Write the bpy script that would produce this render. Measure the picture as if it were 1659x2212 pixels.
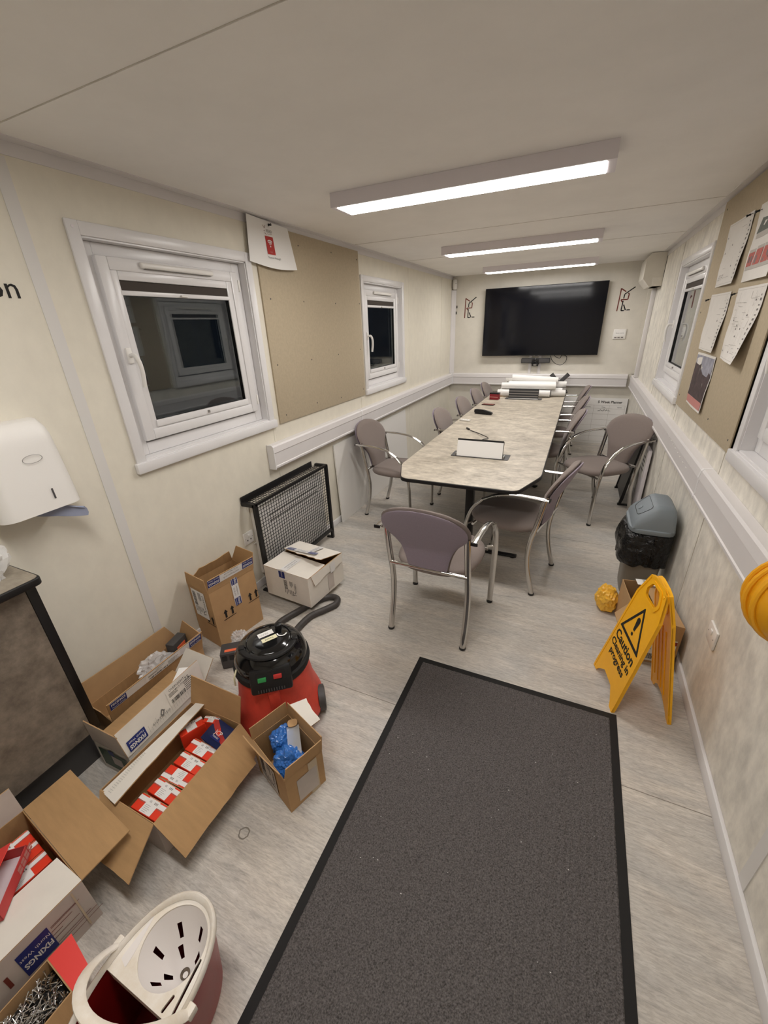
import bpy, bmesh, math, random
from mathutils import Vector as V, Matrix, noise
random.seed(11)
S = bpy.context.scene
for o in list(bpy.data.objects):
    bpy.data.objects.remove(o)
PI = math.pi
R = math.radians

# ------------------------------------------------------------------ camera
CAM_POS = (1.882, -6.6325, 1.6783)
def cam_rot():
    r = V((-0.4306, -0.0557, 0.4279))
    a = r.length
    Q = Matrix.Rotation(a, 3, r.normalized())
    right, up, fwd = Q @ V((1, 0, 0)), Q @ V((0, 0, 1)), Q @ V((0, 1, 0))
    return Matrix((right, up, -fwd)).transposed()
cd = bpy.data.cameras.new('camera')
cam = bpy.data.objects.new('camera', cd)
S.collection.objects.link(cam)
m = cam_rot().to_4x4(); m.translation = CAM_POS
cam.matrix_world = m
cd.sensor_fit = 'VERTICAL'; cd.sensor_height = 24.0
cd.lens = 876.1 / 2212 * 24.0
cd.clip_start = 0.02
S.camera = cam

# ------------------------------------------------------------------ world (night outside), exposure
w = bpy.data.worlds.new('night'); S.world = w; w.use_nodes = True
w.node_tree.nodes['Background'].inputs[0].default_value = (0.01, 0.013, 0.018, 1)
w.node_tree.nodes['Background'].inputs[1].default_value = 0.5
S.view_settings.view_transform = 'Standard'
S.view_settings.look = 'None'
S.view_settings.gamma = 1
S.view_settings.use_curve_mapping = False
S.view_settings.exposure = 0.0
LAMP = 31.5            # emission strength of every ceiling diffuser

W, H, YN = 2.566, 2.30, -8.0      # room width, height, near end (behind the camera); far wall at y = 0

# ------------------------------------------------------------------ materials
def lin(c):
    c = c / 255.0
    return c / 12.92 if c <= 0.04045 else ((c + 0.055) / 1.055) ** 2.4
def rgb(c):
    return (lin(c[0]), lin(c[1]), lin(c[2]), 1)
def mat(name, col, rough=0.5, metal=0.0, nz=None, bump=None, spec=0.5, trans=0.0, ior=1.45, alpha=1.0, stretch=(1, 1, 1), col2=None, coat=0.0, emit=0.0, sheen=0.0):
    m = bpy.data.materials.new(name); m.use_nodes = True
    nt = m.node_tree; N = nt.nodes; L = nt.links
    b = N['Principled BSDF']
    b.inputs['Base Color'].default_value = rgb(col)
    b.inputs['Roughness'].default_value = rough
    b.inputs['Metallic'].default_value = metal
    b.inputs['Specular IOR Level'].default_value = spec
    b.inputs['IOR'].default_value = ior
    b.inputs['Transmission Weight'].default_value = trans
    b.inputs['Alpha'].default_value = alpha
    b.inputs['Coat Weight'].default_value = coat
    b.inputs['Sheen Weight'].default_value = sheen
    if emit:
        b.inputs['Emission Color'].default_value = rgb(col)
        b.inputs['Emission Strength'].default_value = emit
    if nz or bump:
        tc = N.new('ShaderNodeTexCoord'); mp = N.new('ShaderNodeMapping')
        mp.inputs['Scale'].default_value = stretch
        L.new(tc.outputs['Object'], mp.inputs['Vector'])
    if nz:
        t = N.new('ShaderNodeTexNoise')
        t.inputs['Scale'].default_value = nz[0]; t.inputs['Detail'].default_value = nz[2] if len(nz) > 2 else 5
        t.inputs['Roughness'].default_value = nz[3] if len(nz) > 3 else 0.6
        L.new(mp.outputs[0], t.inputs['Vector'])
        mr = N.new('ShaderNodeMapRange')
        mr.inputs[1].default_value = 0.32; mr.inputs[2].default_value = 0.68
        L.new(t.outputs['Fac'], mr.inputs[0])
        mx = N.new('ShaderNodeMix'); mx.data_type = 'RGBA'
        c = rgb(col)
        if col2 is None:
            a = nz[1]
            A = tuple(max(0, x * (1 - a)) for x in c[:3]) + (1,); Bc = tuple(min(1, x * (1 + a)) for x in c[:3]) + (1,)
        else:
            A, Bc = c, rgb(col2)
        mx.inputs[6].default_value = A; mx.inputs[7].default_value = Bc
        L.new(mr.outputs[0], mx.inputs[0]); L.new(mx.outputs[2], b.inputs['Base Color'])
    if bump:
        t2 = N.new('ShaderNodeTexNoise'); t2.inputs['Scale'].default_value = bump[0]; t2.inputs['Detail'].default_value = 4
        L.new(mp.outputs[0], t2.inputs['Vector'])
        bp = N.new('ShaderNodeBump'); bp.inputs['Strength'].default_value = bump[1]
        bp.inputs['Distance'].default_value = bump[2] if len(bump) > 2 else 0.002
        L.new(t2.outputs['Fac'], bp.inputs['Height']); L.new(bp.outputs[0], b.inputs['Normal'])
    return m

M = {}
M['wall'] = mat('wall_vinyl', (224, 218, 203), 0.62, nz=(13, 0.035, 6), bump=(40, 0.08), stretch=(1, 1, 0.7))
M['wall_far'] = mat('wall_far_vinyl', (216, 211, 200), 0.62, nz=(7, 0.04, 6))
M['wall_mottled'] = mat('mottled_wall_vinyl', (223, 218, 207), 0.55, nz=(15, 0.17, 6, 0.6), bump=(60, 0.1), stretch=(1, 1, 0.6))
M['ceil'] = mat('ceiling_board', (240, 237, 233), 0.7, nz=(3, 0.03))
M['pvc'] = mat('white_pvc', (226, 224, 224), 0.28, nz=(5, 0.02))
M['pvc2'] = mat('white_pvc_trunking', (218, 214, 213), 0.35, nz=(4, 0.02))
M['seam'] = mat('joint_strip', (216, 213, 209), 0.4)
M['line'] = mat('joint_line', (186, 179, 166), 0.7)
M['ceil_line'] = mat('ceiling_line', (204, 198, 189), 0.8)
M['gap'] = mat('shadow_gap', (35, 33, 31), 0.8)
M['white'] = mat('white_plastic', (232, 229, 224), 0.35)
M['board'] = mat('pin_board', (180, 166, 142), 0.9, nz=(60, 0.05), bump=(300, 0.15))
M['boardedge'] = mat('pin_board_edge', (120, 106, 82), 0.9)
M['black'] = mat('black_plastic', (22, 21, 22), 0.4)
M['blackgloss'] = mat('black_gloss', (12, 12, 14), 0.12, coat=0.5)
M['rubber'] = mat('black_rubber', (28, 27, 27), 0.75)
M['ink'] = mat('black_ink', (24, 22, 22), 0.7)
M['greyink'] = mat('grey_ink', (120, 116, 112), 0.8)
M['faintink'] = mat('faint_ink', (182, 177, 170), 0.8)
M['screen'] = mat('screen', (10, 12, 19), 0.08, spec=0.5)
M['chrome'] = mat('chrome', (205, 203, 200), 0.13, metal=1.0)
M['steel'] = mat('steel', (170, 168, 164), 0.3, metal=1.0)
M['brightsteel'] = mat('bright_zinc', (226, 226, 226), 0.18, metal=1.0)
M['fabric'] = mat('taupe_fabric', (127, 115, 109), 0.9, nz=(400, 0.1), bump=(700, 0.25, 0.001), sheen=0.15)
M['fabricback_lit'] = mat('taupe_fabric_back_lit', (142, 130, 142), 0.9, nz=(400, 0.1), bump=(700, 0.25, 0.001), sheen=0.15)  # same fabric, paler and purplish: light and shading put into the colour
M['glass'] = mat('window_glass', (235, 240, 240), 0.0, trans=1.0, ior=1.5)
M['blind'] = mat('dark_blind', (66, 58, 52), 0.8)
M['diff'] = mat('light_diffuser', (255, 251, 247), 0.4, emit=LAMP)
M['lamp'] = mat('lamp_housing', (226, 220, 224), 0.45)
M['table'] = mat('stone_laminate', (148, 138, 123), 0.42, nz=(9, 0, 9, 0.72), col2=(212, 202, 185), stretch=(1, 1.6, 1))
M['counter'] = mat('dark_stone_laminate', (98, 88, 78), 0.5, nz=(14, 0, 9, 0.7), col2=(142, 130, 116))
M['worktop'] = mat('grey_worktop', (126, 117, 104), 0.5, nz=(14, 0, 9, 0.7), col2=(168, 158, 142))
M['card'] = mat('cardboard', (184, 148, 106), 0.85, nz=(9, 0.06, 4), bump=(120, 0.08))
M['cardin'] = mat('cardboard_inner', (176, 140, 97), 0.88, nz=(9, 0.07, 4), bump=(120, 0.08), stretch=(1, 6, 1))
M['cardwhite'] = mat('white_card', (228, 222, 212), 0.75, nz=(12, 0.03, 4))
M['cardgrey'] = mat('grey_card', (196, 186, 178), 0.75, nz=(12, 0.05, 4))
M['tape'] = mat('printed_tape', (226, 224, 222), 0.35)
M['cleartape'] = mat('clear_tape', (196, 178, 152), 0.25)
M['navy'] = mat('navy_print', (28, 42, 112), 0.5)
M['paper'] = mat('paper', (236, 234, 231), 0.8)
M['paper2'] = mat('plan_paper', (222, 218, 212), 0.8, nz=(20, 0.02))
M['red'] = mat('red_plastic', (214, 74, 58), 0.5, nz=(14, 0.12))
M['redprint'] = mat('red_print', (232, 62, 36), 0.45)
M['redflap'] = mat('red_card', (236, 72, 66), 0.6)
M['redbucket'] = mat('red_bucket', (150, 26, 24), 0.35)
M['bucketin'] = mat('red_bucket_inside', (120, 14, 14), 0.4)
M['cream'] = mat('white_wringer', (243, 238, 231), 0.4, nz=(9, 0, 6, 0.7), col2=(224, 212, 193))
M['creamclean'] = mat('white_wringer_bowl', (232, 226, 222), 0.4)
M['dirt'] = mat('grime', (92, 80, 68), 0.8, nz=(90, 0.6))
M['yellow'] = mat('yellow_plastic', (255, 184, 20), 0.4, nz=(30, 0.04))
M['hat'] = mat('yellow_helmet', (236, 168, 30), 0.33)
M['binlid'] = mat('grey_bin_lid', (126, 134, 139), 0.5)
M['binbody'] = mat('grey_bin_body', (138, 130, 118), 0.5)
M['binbag'] = mat('black_bin_bag', (15, 15, 16), 0.2, bump=(38, 0.9, 0.02))
M['bluebag'] = mat('blue_bag', (52, 112, 190), 0.14, coat=0.6, bump=(90, 0.5, 0.004))
M['clearbag'] = mat('clear_bag', (240, 240, 240), 0.15, alpha=0.38, spec=0.9)
M['yellowbag'] = mat('yellow_bag', (246, 190, 70), 0.25, bump=(40, 0.5, 0.006))
M['darkgrey'] = mat('dark_grey_plastic', (70, 68, 68), 0.5)
M['hose'] = mat('grey_hose', (66, 62, 60), 0.5, nz=(30, 0.15))
M['tissue'] = mat('blue_paper_towel', (150, 156, 178), 0.9)
M['green'] = mat('green_switch', (52, 140, 76), 0.4)
M['redswitch'] = mat('red_switch', (184, 52, 48), 0.4)
M['orange'] = mat('orange_print', (236, 112, 72), 0.6)
M['cartonred'] = mat('carton_red', (196, 66, 66), 0.6)
M['wifired'] = mat('red_panel_print', (178, 50, 46), 0.6)
M['maroon'] = mat('maroon_card', (138, 34, 42), 0.5)
M['brownink'] = mat('brown_print', (112, 48, 38), 0.6)
M['jcpblue'] = mat('packet_blue', (26, 38, 82), 0.3)
M['labelgreen'] = mat('green_label', (52, 74, 50), 0.5)
M['mat'] = mat('carpet_pile', (94, 90, 89), 0.95, nz=(230, 0.5, 3), spec=0.1)
M['floorline'] = mat('floor_seam', (136, 128, 117), 0.7)
M['mop'] = mat('mop_yarn', (120, 98, 84), 0.95, nz=(60, 0.4))
M['wood'] = mat('light_wood', (196, 160, 116), 0.6)
M['cream_label'] = mat('cream_label', (238, 232, 196), 0.5)
M['sky1'] = mat('print_sky', (148, 148, 160), 0.6, nz=(18, 0.25, 4))
M['bld'] = mat('print_building', (66, 50, 52), 0.6, nz=(26, 0.5, 5))
M['pink'] = mat('print_pink', (192, 128, 122), 0.6)
M['roofprint'] = mat('print_roof', (96, 100, 92), 0.7, nz=(40, 0.1))
M['brickprint'] = mat('print_brick', (178, 92, 82), 0.7, nz=(90, 0.15))

# floor vinyl: pale grey-beige with long streaks across the room
def floor_mat():
    m = bpy.data.materials.new('floor_vinyl'); m.use_nodes = True
    nt = m.node_tree; N = nt.nodes; L = nt.links; b = N['Principled BSDF']
    tc = N.new('ShaderNodeTexCoord')
    def nzt(scale, st, det, rough):
        mp = N.new('ShaderNodeMapping'); mp.inputs['Scale'].default_value = st; mp.inputs['Rotation'].default_value = (0, 0, R(5))
        L.new(tc.outputs['Object'], mp.inputs['Vector'])
        t = N.new('ShaderNodeTexNoise'); t.inputs['Scale'].default_value = scale; t.inputs['Detail'].default_value = det; t.inputs['Roughness'].default_value = rough
        t.inputs['Distortion'].default_value = 0.6
        L.new(mp.outputs[0], t.inputs['Vector']); return t
    a = nzt(5, (1, 7, 1), 10, 0.74); c = nzt(2.2, (1, 2.4, 1), 4, 0.5); d = nzt(30, (1, 6, 1), 6, 0.7)
    def ramp(stops):
        r = N.new('ShaderNodeValToRGB'); e = r.color_ramp.elements
        e[0].position, e[0].color = stops[0][0], rgb(stops[0][1]); e[1].position, e[1].color = stops[-1][0], rgb(stops[-1][1])
        for p, cc in stops[1:-1]:
            q = e.new(p); q.color = rgb(cc)
        return r
    r1 = ramp([(0.3, (178, 173, 167)), (0.44, (207, 202, 195)), (0.56, (216, 211, 203)), (0.72, (236, 231, 225))])
    L.new(a.outputs['Fac'], r1.inputs[0])
    r2 = ramp([(0.35, (232, 233, 234)), (0.65, (255, 251, 246))]); L.new(c.outputs['Fac'], r2.inputs[0])
    r3 = ramp([(0.3, (214, 212, 210)), (0.58, (255, 255, 255))]); L.new(d.outputs['Fac'], r3.inputs[0])
    m1 = N.new('ShaderNodeMix'); m1.data_type = 'RGBA'; m1.blend_type = 'MULTIPLY'; m1.inputs[0].default_value = 1
    m2 = N.new('ShaderNodeMix'); m2.data_type = 'RGBA'; m2.blend_type = 'MULTIPLY'; m2.inputs[0].default_value = 1.0
    L.new(r1.outputs[0], m1.inputs[6]); L.new(r2.outputs[0], m1.inputs[7])
    L.new(m1.outputs[2], m2.inputs[6]); L.new(r3.outputs[0], m2.inputs[7])
    L.new(m2.outputs[2], b.inputs['Base Color'])
    b.inputs['Roughness'].default_value = 0.42
    return m
M['floor'] = floor_mat()

# ------------------------------------------------------------------ mesh helpers
def fr(o, x, y):                       # local frame: x right, y up, z = outwards
    x = V(x).normalized(); y = V(y).normalized(); z = x.cross(y)
    m = Matrix((x, y, z)).transposed().to_4x4(); m.translation = V(o); return m
def trs(loc=(0, 0, 0), rz=0, rx=0, ry=0):
    return Matrix.Translation(V(loc)) @ Matrix.Rotation(rz, 4, 'Z') @ Matrix.Rotation(ry, 4, 'Y') @ Matrix.Rotation(rx, 4, 'X')
def tag(o, label=None, cat=None, group=None, kind=None):
    if label: o['label'] = label
    if cat: o['category'] = cat
    if group: o['group'] = group
    if kind: o['kind'] = kind
    return o
def thing(name, label, cat, loc=(0, 0, 0), rz=0, group=None):
    o = bpy.data.objects.new(name, None); S.collection.objects.link(o)
    o.empty_display_size = 0.05
    o.location = loc; o.rotation_euler = (0, 0, rz)
    return tag(o, label, cat, group)
def struct(name, loc=(0, 0, 0)):
    o = bpy.data.objects.new(name, None); S.collection.objects.link(o); o.location = loc
    o['kind'] = 'structure'; return o

class B:
    def __init__(s, Mx=None):
        s.bm = bmesh.new(); s.M = Mx or Matrix.Identity(4)
    def v(s, p):
        return s.bm.verts.new(s.M @ V(p))
    def f(s, vs, mi=0):
        try:
            q = s.bm.faces.new(vs); q.material_index = mi; return q
        except ValueError:
            return None
    def box(s, lo, hi, mi=0, bev=0.0, seg=2, Mx=None):
        Mx = s.M @ Mx if Mx else s.M
        P = [(x, y, z) for x in (lo[0], hi[0]) for y in (lo[1], hi[1]) for z in (lo[2], hi[2])]
        vs = [s.bm.verts.new(Mx @ V(p)) for p in P]
        fs = [(0, 1, 3, 2), (4, 6, 7, 5), (0, 4, 5, 1), (2, 3, 7, 6), (0, 2, 6, 4), (1, 5, 7, 3)]
        F = [s.f([vs[i] for i in q], mi) for q in fs]
        if bev > 0:
            E = list({e for q in F for e in q.edges})
            r = bmesh.ops.bevel(s.bm, geom=E, offset=bev, segments=seg, affect='EDGES', profile=0.5)
            for q in r['faces']: q.material_index = mi
        return s
    def quad(s, a, b, c, d, mi=0):
        s.f([s.v(a), s.v(b), s.v(c), s.v(d)], mi); return s
    def rect(s, x0, y0, x1, y1, z=0, mi=0):
        return s.quad((x0, y0, z), (x1, y0, z), (x1, y1, z), (x0, y1, z), mi)
    def poly(s, pts, mi=0):
        s.f([s.v(p if len(p) == 3 else (p[0], p[1], 0)) for p in pts], mi); return s
    def stroke(s, p, q, w, z=0, mi=0):   # a flat bar from p to q in the local xy plane
        p, q = V((p[0], p[1], z)), V((q[0], q[1], z)); d = (q - p).normalized(); n = V((-d.y, d.x, 0)) * w / 2
        return s.quad(p - n, q - n, q + n, p + n, mi)
    def tube(s, pts, r, n=8, mi=0, ry=None, closed=False, cap=True, up=None):
        P = [V(p) for p in pts]; k = len(P); rings = []
        rr = r if isinstance(r, (list, tuple)) else [r] * k
        prev = None
        for i in range(k):
            a = P[i - 1] if (i > 0 or closed) else P[i]; c = P[(i + 1) % k] if (i < k - 1 or closed) else P[i]
            t = (c - a).normalized()
            if prev is None:
                u = V(up) if up else (V((0, 0, 1)) if abs(t.z) < 0.9 else V((1, 0, 0)))
            else:
                u = prev
            u = (u - t * u.dot(t)).normalized(); prev = u; wv = t.cross(u)
            ra = rr[i]; rb = ry if ry else ra
            rings.append([s.v(P[i] + u * (math.cos(2 * PI * j / n) * rb) + wv * (math.sin(2 * PI * j / n) * ra)) for j in range(n)])
        for i in range(k if closed else k - 1):
            A, C = rings[i], rings[(i + 1) % k]
            for j in range(n): s.f([A[j], A[(j + 1) % n], C[(j + 1) % n], C[j]], mi)
        if cap and not closed:
            s.f(rings[0][::-1], mi); s.f(rings[-1], mi)
        return s
    def rings(s, R_, mi=0, c0=True, c1=True, closed=True):     # loft a list of rings of points
        Q = [[s.v(p) for p in r] for r in R_]; n = len(Q[0])
        for i in range(len(Q) - 1):
            for j in range(n if closed else n - 1): s.f([Q[i][j], Q[i][(j + 1) % n], Q[i + 1][(j + 1) % n], Q[i + 1][j]], mi)
        if c0: s.f(Q[0][::-1], mi)
        if c1: s.f(Q[-1], mi)
        return s
    def lathe(s, prof, n=32, c=(0, 0, 0), mi=0, sx=1.0, sy=1.0, p=2.0, c0=True, c1=True):
        out = []
        for r, z in prof:
            ring = []
            for j in range(n):
                t = 2 * PI * j / n; ct, st = math.cos(t), math.sin(t)
                k = (abs(ct) ** p + abs(st) ** p) ** (-1 / p)
                ring.append((c[0] + r * sx * ct * k, c[1] + r * sy * st * k, c[2] + z))
            out.append(ring)
        return s.rings(out, mi, c0, c1)
    def grid(s, fn, nu, nv, mi=0):
        g = [[s.v(fn(i / nu, j / nv)) for j in range(nv + 1)] for i in range(nu + 1)]
        for i in range(nu):
            for j in range(nv): s.f([g[i][j], g[i + 1][j], g[i + 1][j + 1], g[i][j + 1]], mi)
        return s
    def slab(s, p0, p1, p2, p3, t=0.004, top=0, bot=1, edge=None, nu=6, nv=4, bend=0.0, jag=0.0, seed=0, skew=0.0):
        # cardboard flap: p0-p1 fold line, p3-p2 free edge; 'top' material faces (p1-p0)x(p3-p0)
        p0, p1, p2, p3 = V(p0), V(p1), V(p2), V(p3); nrm = (p1 - p0).cross(p3 - p0).normalized(); rnd = random.Random(seed)
        edge = bot if edge is None else edge
        d = (p3 - p0).normalized()
        def P(i, j, off):
            u, vv = i / nu, j / nv
            q = (p0.lerp(p1, u)).lerp(p3.lerp(p2, u), vv)
            q = q + nrm * (bend * vv * vv + off + skew * math.sin(PI * u) * vv)
            if jag and j == nv: q = q + d * jit[i]
            return q
        jit = [rnd.uniform(-jag, jag) for _ in range(nu + 1)]
        A = [[s.v(P(i, j, t / 2)) for j in range(nv + 1)] for i in range(nu + 1)]
        C = [[s.v(P(i, j, -t / 2)) for j in range(nv + 1)] for i in range(nu + 1)]
        for i in range(nu):
            for j in range(nv):
                s.f([A[i][j], A[i + 1][j], A[i + 1][j + 1], A[i][j + 1]], top)
                s.f([C[i][j], C[i][j + 1], C[i + 1][j + 1], C[i + 1][j]], bot)
        for i in range(nu):
            s.f([A[i][0], C[i][0], C[i + 1][0], A[i + 1][0]], edge); s.f([A[i + 1][nv], C[i + 1][nv], C[i][nv], A[i][nv]], edge)
        for j in range(nv):
            s.f([A[0][j + 1], C[0][j + 1], C[0][j], A[0][j]], edge); s.f([A[nu][j], C[nu][j], C[nu][j + 1], A[nu][j + 1]], edge)
        return s
    def done(s, name, mats, parent=None, smooth=True, ang=38):
        me = bpy.data.meshes.new(name); bmesh.ops.recalc_face_normals(s.bm, faces=s.bm.faces) if smooth == 'recalc' else None
        s.bm.to_mesh(me); s.bm.free()
        for q in (mats if isinstance(mats, (list, tuple)) else [mats]): me.materials.append(M[q])
        if smooth:
            me.polygons.foreach_set('use_smooth', [True] * len(me.polygons)); me.set_sharp_from_angle(angle=R(ang))
        o = bpy.data.objects.new(name, me); S.collection.objects.link(o)
        if parent: o.parent = parent
        return o
def center(o):          # move a top-level mesh's origin to the middle of its base
    me = o.data; n = len(me.vertices); lo = V(map(min, zip(*[v.co for v in me.vertices]))); hi = V(map(max, zip(*[v.co for v in me.vertices])))
    c = V(((lo.x + hi.x) / 2, (lo.y + hi.y) / 2, lo.z)); me.transform(Matrix.Translation(-c)); o.location = c
    return o
def curve_mesh(cu, Mx, name, mt, parent):
    t = bpy.data.objects.new('tmp', cu); S.collection.objects.link(t)
    me = bpy.data.meshes.new_from_object(t.evaluated_get(bpy.context.evaluated_depsgraph_get()))
    bpy.data.objects.remove(t); bpy.data.curves.remove(cu)
    me.transform(Mx); me.name = name; me.materials.clear(); me.materials.append(M[mt])
    o = bpy.data.objects.new(name, me); S.collection.objects.link(o)
    if parent: o.parent = parent
    return o
def text(s, size, Mx, mt='ink', parent=None, name='lettering', align='CENTER', sx=1.0, ext=0.0, bold=0.0):
    cu = bpy.data.curves.new(name, 'FONT'); cu.body = s; cu.size = size; cu.align_x = align; cu.align_y = 'CENTER'
    cu.resolution_u = 2; cu.extrude = ext; cu.offset = bold * size
    return curve_mesh(cu, Mx @ Matrix.Diagonal((sx, 1, 1, 1)), name, mt, parent)
def plate(loops, t, Mx, name, mt, parent=None, bev=0.0):      # flat plate with holes, local z centred on 0
    cu = bpy.data.curves.new(name, 'CURVE'); cu.dimensions = '2D'; cu.fill_mode = 'BOTH'; cu.extrude = t / 2 - bev; cu.bevel_depth = bev; cu.bevel_resolution = 1
    for lp in loops:
        sp = cu.splines.new('POLY'); sp.points.add(len(lp) - 1); sp.use_cyclic_u = True
        for i, p in enumerate(lp): sp.points[i].co = (p[0], p[1], 0, 1)
    return curve_mesh(cu, Mx, name, mt, parent)
def rounded(pts, r, n=5):               # round the corners of a polygon
    out = []; k = len(pts)
    for i in range(k):
        p = V(pts[i]); a = V(pts[i - 1]); c = V(pts[(i + 1) % k])
        d1, d2 = (a - p), (c - p); l = min(r, d1.length * .45, d2.length * .45)
        q1, q2 = p + d1.normalized() * l, p + d2.normalized() * l
        for j in range(n + 1):
            t = j / n; out.append(tuple((q1 * (1 - t) ** 2 + p * 2 * t * (1 - t) + q2 * t * t)))
    return out
def bez(a, b, c, d, n=12):
    a, b, c, d = V(a), V(b), V(c), V(d)
    return [a * (1 - t) ** 3 + b * 3 * t * (1 - t) ** 2 + c * 3 * t * t * (1 - t) + d * t ** 3 for t in [i / n for i in range(n + 1)]]
def smooth(pts, n=6):                   # Catmull-Rom through points
    P = [V(p) for p in pts]; P = [P[0] * 2 - P[1]] + P + [P[-1] * 2 - P[-2]]; out = []
    for i in range(1, len(P) - 2):
        for k in range(n):
            t = k / n; a, b, c, d = P[i - 1], P[i], P[i + 1], P[i + 2]
            out.append(0.5 * ((2 * b) + (c - a) * t + (2 * a - 5 * b + 4 * c - d) * t * t + (3 * b - a - 3 * c + d) * t ** 3))
    out.append(P[-2]); return out
def crumple(name, mt, c, rad, amp=0.25, sc=6.0, seed=0, sub=4, parent=None, zmin=None):
    bm = bmesh.new(); bmesh.ops.create_icosphere(bm, subdivisions=sub, radius=1)
    off = V((seed * 7.3, seed * 3.1, seed * 1.7))
    for v in bm.verts:
        d = v.co.normalized()
        f = noise.voronoi(d * sc * .5 + off)[0]
        k = 1 + amp * (f[0] - .45) + amp * .5 * (noise.voronoi(d * sc * 1.3 + off)[0][0] - .4) + amp * .5 * noise.noise(d * 1.6 + off)
        p = V((d.x * rad[0], d.y * rad[1], d.z * rad[2])) * k + V(c)
        if zmin is not None: p.z = max(p.z, zmin)
        v.co = p
    b = B(); b.bm.free(); b.bm = bm
    return b.done(name, mt, parent, ang=28)
def copy_tree(o, parent=None):
    c = o.copy(); S.collection.objects.link(c)
    if parent: c.parent = parent
    for ch in list(o.children): copy_tree(ch, c)
    return c

# ================================================================== ROOM SHELL
def wall_side(name, x0, x1, holes, mt):
    b = B(); ys = [YN]
    for (a, c) in holes: ys += [a, c]
    ys.append(0.0)
    for i in range(0, len(ys), 2): b.box((x0, ys[i], 0), (x1, ys[i + 1], H))
    for (a, c) in holes:
        b.box((x0, a, 0), (x1, c, 1.128)); b.box((x0, a, 2.05), (x1, c, H))
    return tag(b.done(name, mt, smooth=False), kind='structure')
LW = [(-5.381, -4.443), (-2.926, -2.011)]
RW = [(-5.38, -4.43), (-2.88, -1.85)]
wl = wall_side('wall_left', -0.14, 0, LW, 'wall')
wr = wall_side('wall_right', W, W + 0.14, RW, 'wall_mottled')
wf = tag(B().box((-0.14, 0, 0), (W + 0.14, 0.12, H)).done('wall_far', 'wall_far', smooth=False), kind='structure')
wn = tag(B().box((-0.14, YN - 0.12, 0), (W + 0.14, YN, H)).done('wall_near', 'wall', smooth=False), kind='structure')
fl = tag(B().box((-0.14, YN - .12, -0.1), (W + 0.14, 0.12, 0)).done('floor', 'floor', smooth=False), kind='structure')
ce = tag(B().box((-0.14, YN - .12, H), (W + 0.14, 0.12, H + 0.1)).done('ceiling', 'ceil', smooth=False), kind='structure')
# ceiling joints, floor seams (shallow strips set on the surface)
for y in (-5.6, -3.1, -1.93):
    B().box((0.03, y - 0.012, H - 0.0025), (W - 0.03, y + 0.012, H + 0.001)).done('joint_strip', 'ceil', ce)
    B().box((0.03, y - 0.015, H - 0.001), (W - 0.03, y - 0.012, H + 0.001)).done('joint_line', 'ceil_line', ce)
for y in (-5.355, -3.3):
    B().box((0.0, y - 0.0015, -0.001), (W, y + 0.0015, 0.0004)).done('floor_seam', 'floorline', fl)
# stain ring on the floor
b = B()
ring = [[(0.997 + math.cos(2 * PI * i / 28) * r * (1 + .1 * math.sin(5 * i)), -6.083 + math.sin(2 * PI * i / 28) * r, z) for i in range(28)] for r, z in ((0.016, 0.0003), (0.019, 0.0005), (0.021, 0.0003))]
b.rings(ring, c0=False, c1=False).done('stain_ring', 'floorline', fl)
# wall panel joints
for y, wd in ((-5.585, 0.046),):
    B().box((-0.001, y - wd / 2, 0.06), (0.003, y + wd / 2, H - .05)).done('joint_strip', 'seam', wl)
for y in (-4.40, -3.07, -1.79, -0.53):
    B().box((-0.001, y - .011, 0.06), (0.0025, y + .011, H - .05)).done('joint_strip', 'wall', wl)
    B().box((-0.001, y + .011, 0.06), (0.0015, y + .013, H - .05)).done('joint_line', 'line', wl)
B().box((W - 0.003, -5.613, 0.06), (W + 0.001, -5.568, H - .05)).done('joint_strip', 'seam', wr)
for y in (-4.258, -2.98, -1.7):
    B().box((W - 0.0025, y - .011, 0.06), (W + 0.001, y + .011, H - .05)).done('joint_strip', 'wall_mottled', wr)
    B().box((W - 0.0015, y - .013, 0.06), (W + 0.001, y - .011, H - .05)).done('joint_line', 'line', wr)
# coving and corner trims
b = B(); b.box((0, YN, H - .045), (.004, 0, H)); b.box((0, YN, H - .004), (.045, 0, H)); b.done('trim_1', 'pvc2', smooth=False)['kind'] = 'structure'
b = B(); b.box((W - .004, YN, H - .045), (W, 0, H)); b.box((W - .045, YN, H - .004), (W, 0, H)); b.done('trim_2', 'pvc2', smooth=False)['kind'] = 'structure'
b = B(); b.rings([[(0, -.06, z), (.012, -.06, z), (.035, -.035, z), (.06, -.012, z), (.06, 0, z), (0, 0, z)] for z in (0.97, 2.12)]); b.done('trim_3', 'pvc2', smooth=False)['kind'] = 'structure'
b = B(); b.box((W - .05, -.012, .97), (W, 0, H)); b.box((W - .012, -.05, .97), (W, 0, H)); b.done('trim_4', 'wall_far', smooth=False)['kind'] = 'structure'
# baseboards
tag(B().box((0, -5.98, 0), (.012, 0, .058), bev=.003).done('baseboard_left', 'pvc'), kind='structure')
tag(B().box((W - .014, YN, 0), (W, 0, .06), bev=.003).done('baseboard_right', 'pvc'), kind='structure')
tag(B().box((.014, -.012, 0), (W - .014, 0, .058), bev=.003).done('baseboard_far', 'pvc'), kind='structure')

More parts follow.
